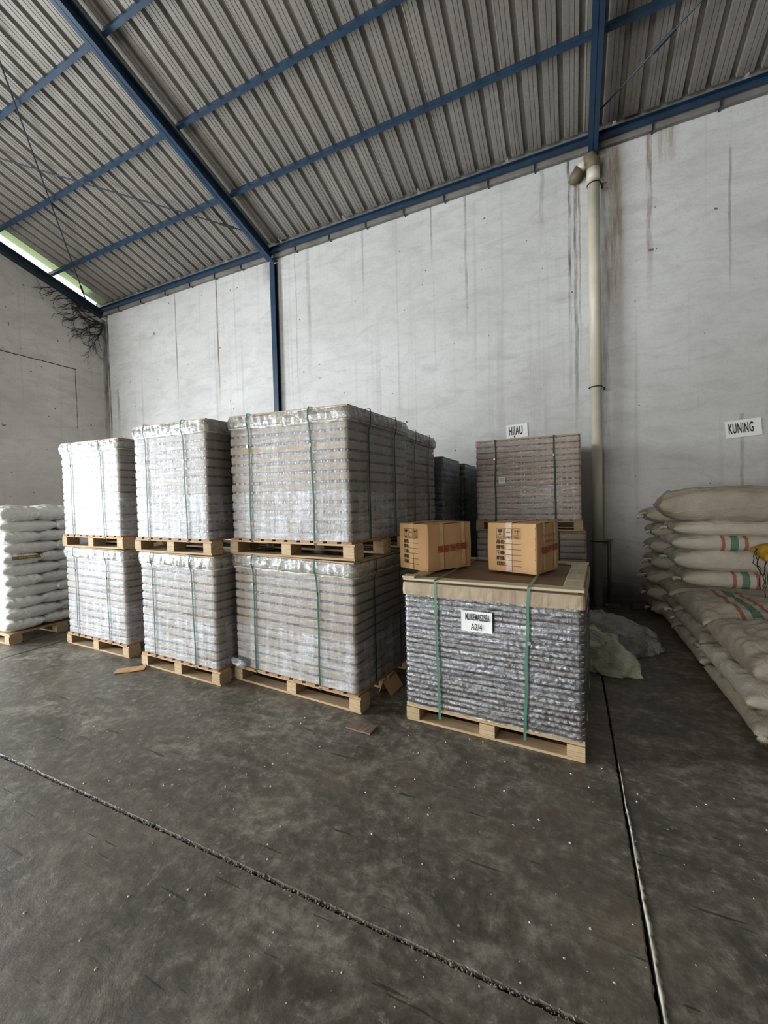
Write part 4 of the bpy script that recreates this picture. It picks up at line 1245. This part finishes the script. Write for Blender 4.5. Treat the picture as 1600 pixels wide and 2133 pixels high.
# yellow bag and black cords at the picture's right edge
yb = link('yellow_bag', sack_mesh(0.34, 0.26, 0.13, 301, YEL, 0.02), None, (1.86, 5.30, 0.93), (R(20), R(-10), R(10)))
tag(yb, 'small mustard-yellow bag tucked between the woven sacks', 'bag')
mb = MB()
rr = random.Random(2)
for q in range(6):
    p = Vector((1.68 + 0.02 * q, 5.27 - 0.01 * q, 1.02)); pts = [p]
    for i in range(7):
        p = p + Vector((rr.uniform(-0.03, 0.03), rr.uniform(-0.006, 0.0), -rr.uniform(0.02, 0.05) * (1 + 0.2 * q))); pts.append(p)
    mb.tube(pts, 0.004, 5)
tag(link('black_cord', mb.mesh('black_cord', BLACK)), 'tangle of black cord hanging beside the yellow bag', 'cord')

# ------------------------------------------------------------------ loose bags behind the jar load
def blob(name, pts, mat, lb, cat, seed, sub=3, wr=0.03):
    """crumpled bag: convex hull of points, subdivided and creased"""
    import bmesh
    bm = bmesh.new()
    for p in pts: bm.verts.new(p)
    bmesh.ops.convex_hull(bm, input=bm.verts)
    for v in [v for v in bm.verts if not v.link_faces]: bm.verts.remove(v)
    bmesh.ops.triangulate(bm, faces=bm.faces)
    for _ in range(sub):
        bmesh.ops.subdivide_edges(bm, edges=bm.edges[:], cuts=1, use_grid_fill=True, smooth=0.25)
    bm.normal_update()
    for v in bm.verts:
        d = 1.1 - abs(noise.noise(v.co * 5.5 + Vector((seed, 0, 0)))) * 3.6 - abs(noise.noise(v.co * 13 + Vector((0, seed, 0)))) * 1.4
        v.co += v.normal * d * wr
        if v.co.z < 0.002: v.co.z = 0.002
    m = bpy.data.meshes.new(name); bm.to_mesh(m); bm.free()
    m.materials.append(mat)
    m.polygons.foreach_set('use_smooth', [True] * len(m.polygons))
    o = link(name, m)
    return tag(o, lb, cat)
blob('plastic_bag', [(0.05, 4.55, 0.0), (0.1, 5.2, 0.0), (0.72, 5.2, 0.0), (0.82, 4.85, 0.0), (0.55, 4.55, 0), (0.05, 4.7, 0.30), (0.30, 5.0, 0.32), (0.62, 5.0, 0.20), (0.78, 4.9, 0.14), (0.1, 5.1, 0.25)],
     BAGC, 'grey see-through plastic bag slumped on the floor behind the greenish sack', 'bag', 5, sub=4, wr=0.03)
blob('crumpled_sack', [(0.10, 4.10, 0.0), (0.56, 4.05, 0.005), (0.54, 4.07, 0.02), (0.42, 4.40, 0.0), (0.16, 4.46, 0.0), (0.14, 4.20, 0.30), (0.15, 4.40, 0.34), (0.30, 4.30, 0.22), (0.36, 4.15, 0.13), (0.10, 4.3, 0.1)],
     BAGG, 'greenish-white crumpled sack with pointed corner beside the jar load', 'sack', 9, sub=4, wr=0.034)

# small floor things
def card_piece(loc, rz_, dx, dy, lb, cat='cardboard', mat=CARTON, bend=0.0, nm='cardboard_scrap', t=0.006):
    vs, fs = [], []
    nx = 8
    for i in range(nx + 1):
        u = i / nx - 0.5
        for j in (-0.5, 0.5):
            z = bend * (u * 2) ** 2 + 0.003 * noise.noise(Vector((u * 4, j * 3, dx)))
            x_, y_ = u * dx, j * dy * (1 - 0.15 * abs(u))
            vs.append((x_, y_, z + 0.004)); vs.append((x_, y_, z + 0.004 + t))
    for i in range(nx):
        a = 4 * i
        fs += [(a + 1, a + 5, a + 7, a + 3), (a, a + 2, a + 6, a + 4), (a, a + 4, a + 5, a + 1), (a + 2, a + 3, a + 7, a + 6)]
    fs += [(0, 1, 3, 2), (4 * nx, 4 * nx + 2, 4 * nx + 3, 4 * nx + 1)]
    o = link(nm, mesh(nm, vs, fs, mat), None, loc, (0, 0, rz_))
    return tag(o, lb, cat)
BOARDM = m_card('weathered_board', (0.17, 0.12, 0.09), (0.25, 0.185, 0.145), False)
card_piece((-1.355, 2.485, 0.0), R(-4), 0.20, 0.115, 'small brown board lying on the floor in front of the widest tower', 'board', BOARDM, nm='board_scrap', t=0.010)
card_piece((-3.92, 2.53, 0.0), R(42), 0.26, 0.12, 'flat brown cardboard piece on the floor beside the second tower', 'cardboard', CARTON, 0.004)
# folded cardboard corner pieces between the towers and the jar load
fc = empty('folded_cardboard', (-1.42, 3.02, 0), R(20), 'folded cardboard box flap standing on the floor beside the widest tower', 'cardboard')
vs = [(-0.05, 0, 0), (-0.01, -0.01, 0.10), (0.08, 0.16, 0.12), (0.03, 0.19, 0.01), (0.06, -0.05, 0.0), (0.15, 0.13, 0.01)]
link('panel', mesh('panel', [vs[0], vs[1], vs[2], vs[3]] + [(a + 0.004, b - 0.003, c_ + 0.002) for (a, b, c_) in (vs[0], vs[1], vs[2], vs[3])], [(0, 1, 2, 3), (7, 6, 5, 4), (0, 4, 5, 1), (1, 5, 6, 2), (2, 6, 7, 3), (3, 7, 4, 0)], CARTON), fc)
link('panel', mesh('panel', [vs[1], vs[4], vs[5], vs[2]] + [(a - 0.004, b - 0.003, c_ + 0.002) for (a, b, c_) in (vs[1], vs[4], vs[5], vs[2])], [(0, 1, 2, 3), (7, 6, 5, 4), (0, 4, 5, 1), (1, 5, 6, 2), (2, 6, 7, 3), (3, 7, 4, 0)], CARTON), fc)
# crumpled clear plastic at the foot of the widest tower
rr = random.Random(6)
blob('plastic_scrap', [(-2.70 + rr.uniform(-0.08, 0.10), 2.715 + rr.uniform(-0.035, 0.0), 0.145 + rr.uniform(0, 0.09)) for _ in range(16)], FOIL,
     'ball of crumpled clear film on the corner of the widest tower pallet', 'plastic', 3, 3, 0.016)
# rubble by the drainpipe foot
for i, (bx_, by_, d_) in enumerate(((0.52, 6.52, (0.20, 0.09, 0.05)), (0.80, 6.55, (0.13, 0.09, 0.06)))):
    mb = MB().bbox((0, 0, d_[2] / 2), d_, 0.008)
    tag(link('brick_piece', mb.mesh('brick_piece', BRICKM), None, (bx_, by_, 0), (0, 0, R(8 + 20 * i))),
        ('longer brick piece at the foot of the drainpipe', 'short broken brick at the wall foot, right of the longer piece')[i], 'brick', 'brick rubble at the wall foot')

# grit in the joints and crumbs on the floor
def scatter(name, n_, fn, s0, s1, mat, seed, lb, cat):
    rr = random.Random(seed); mb = MB()
    for _ in range(n_):
        x_, y_, z_ = fn(rr); s_ = s0 + (s1 - s0) * rr.random() ** 2.2
        rot = Matrix.Rotation(rr.uniform(0, 6.28), 3, 'Z') @ Matrix.Rotation(rr.uniform(-0.5, 0.5), 3, 'X')
        k_ = len(mb.v)
        dirs = [(1, 0, 0), (0.2, 0.9, 0), (-0.8, 0.3, 0), (-0.4, -0.8, 0), (0.5, -0.7, 0), (0.1, 0.1, 0.8)]
        for d in dirs:
            p = rot @ Vector(d) * s_ * rr.uniform(0.7, 1.2)
            mb.v.append(Vector((x_ + p.x, y_ + p.y, z_ + max(0, p.z) * 0.8)))
        for i in range(5): mb.f.append((k_ + i, k_ + (i + 1) % 5, k_ + 5))
    o = link(name, mb.mesh(name, mat))
    return tag(o, lb, cat, kind='stuff')
scatter('floor_crumbs', 330, lambda r_: (r_.uniform(-3.3, 0.9), 0.75 + 1.9 * r_.random() ** 1.2, 0.0), 0.0022, 0.0095, CRUMB, 1, 'white crumbs scattered over the concrete floor', 'crumbs')
scatter('joint_grit', 1500, lambda r_: (r_.uniform(-3.6, 0.6), 1.315 + r_.gauss(0, 0.010), -0.009 + r_.uniform(0, 0.008)), 0.003, 0.0085, GRIT, 2, 'grit packed in the floor joint', 'grit')
# pale sealant along the right joint
vs, fs = [], []
n_ = 260
for i in range(n_ + 1):
    y_ = 0.9 + 1.85 * i / n_
    w = max(0.0015, (0.0065 + 0.007 * noise.noise(Vector((y_ * 9, 4, 0))) + 0.006 * noise.noise(Vector((y_ * 42, 4, 0)))) * min(1, (2.75 - y_) * 1.4))
    xo = 0.236 + 0.006 + 0.006 * noise.noise(Vector((y_ * 4, 1, 0)))
    for dx, z in ((-0.3, -0.02), (0.0, 0.002), (0.7, 0.006), (1.7, 0.003), (2.0, -0.002)):
        vs.append((xo + dx * w, y_, z + 0.003 * noise.noise(Vector((y_ * 25, dx * 2, 0)))))
for i in range(n_):
    for j in range(4):
        a = i * 5 + j; fs.append((a, a + 1, a + 6, a + 5))
tag(link('joint_sealant', mesh('joint_sealant', vs, fs, FILLER, True)), 'pale cracked sealant strip along the floor joint by the camera', 'sealant')

# dead creeper in the upper corner of the left wall
mb = MB()
rr = random.Random(12)
def vine(p, d, n_, r_, depth=0):
    pts = [Vector(p)]
    d = Vector(d)
    for i in range(n_):
        d = (d + Vector((0, rr.uniform(-0.45, 0.45), rr.uniform(-0.45, 0.45)))).normalized()
        q = pts[-1] + d * 0.055
        if q.z > roof_z(q.y) - 0.18: q.z = roof_z(q.y) - 0.18
        q.x = XL + 0.02 + 0.01 * rr.random(); q.y = min(q.y, YB - 0.03)
        pts.append(q)
        if depth < 2 and rr.random() < 0.42: vine(q, d + Vector((0, rr.uniform(-1, 1), rr.uniform(-0.9, 0.5))), n_ // 2, r_ * 0.6, depth + 1)
    mb.tube(pts, [r_ * (1 - 0.7 * i / len(pts)) for i in range(len(pts))], 4)
for q in range(7):
    y_ = 6.68 - 0.03 * q
    vine((XL + 0.02, y_, 6.28), (0, -0.15 * q, -1 + 0.18 * q), 16 - q, 0.013)
for q in range(9):
    y_ = 6.5 - 0.12 * q
    vine((XL + 0.02, y_, roof_z(y_) - 0.2), (0, -0.8, -0.6), 7, 0.010)
tag(link('dead_creeper', mb.mesh('dead_creeper', VINEM)), 'dead black creeper hanging in the top corner of the left wall', 'creeper')
mb = MB()
for (y_, z_) in ((6.45, 2.55), (6.66, 2.6), (6.2, 2.5)):
    vine((XL + 0.02, y_, z_), (0, -0.3, 1), 8, 0.012)
tag(link('dead_creeper', mb.mesh('dead_creeper', VINEM)), 'dry black twigs on the wall above the leftmost tower', 'creeper')
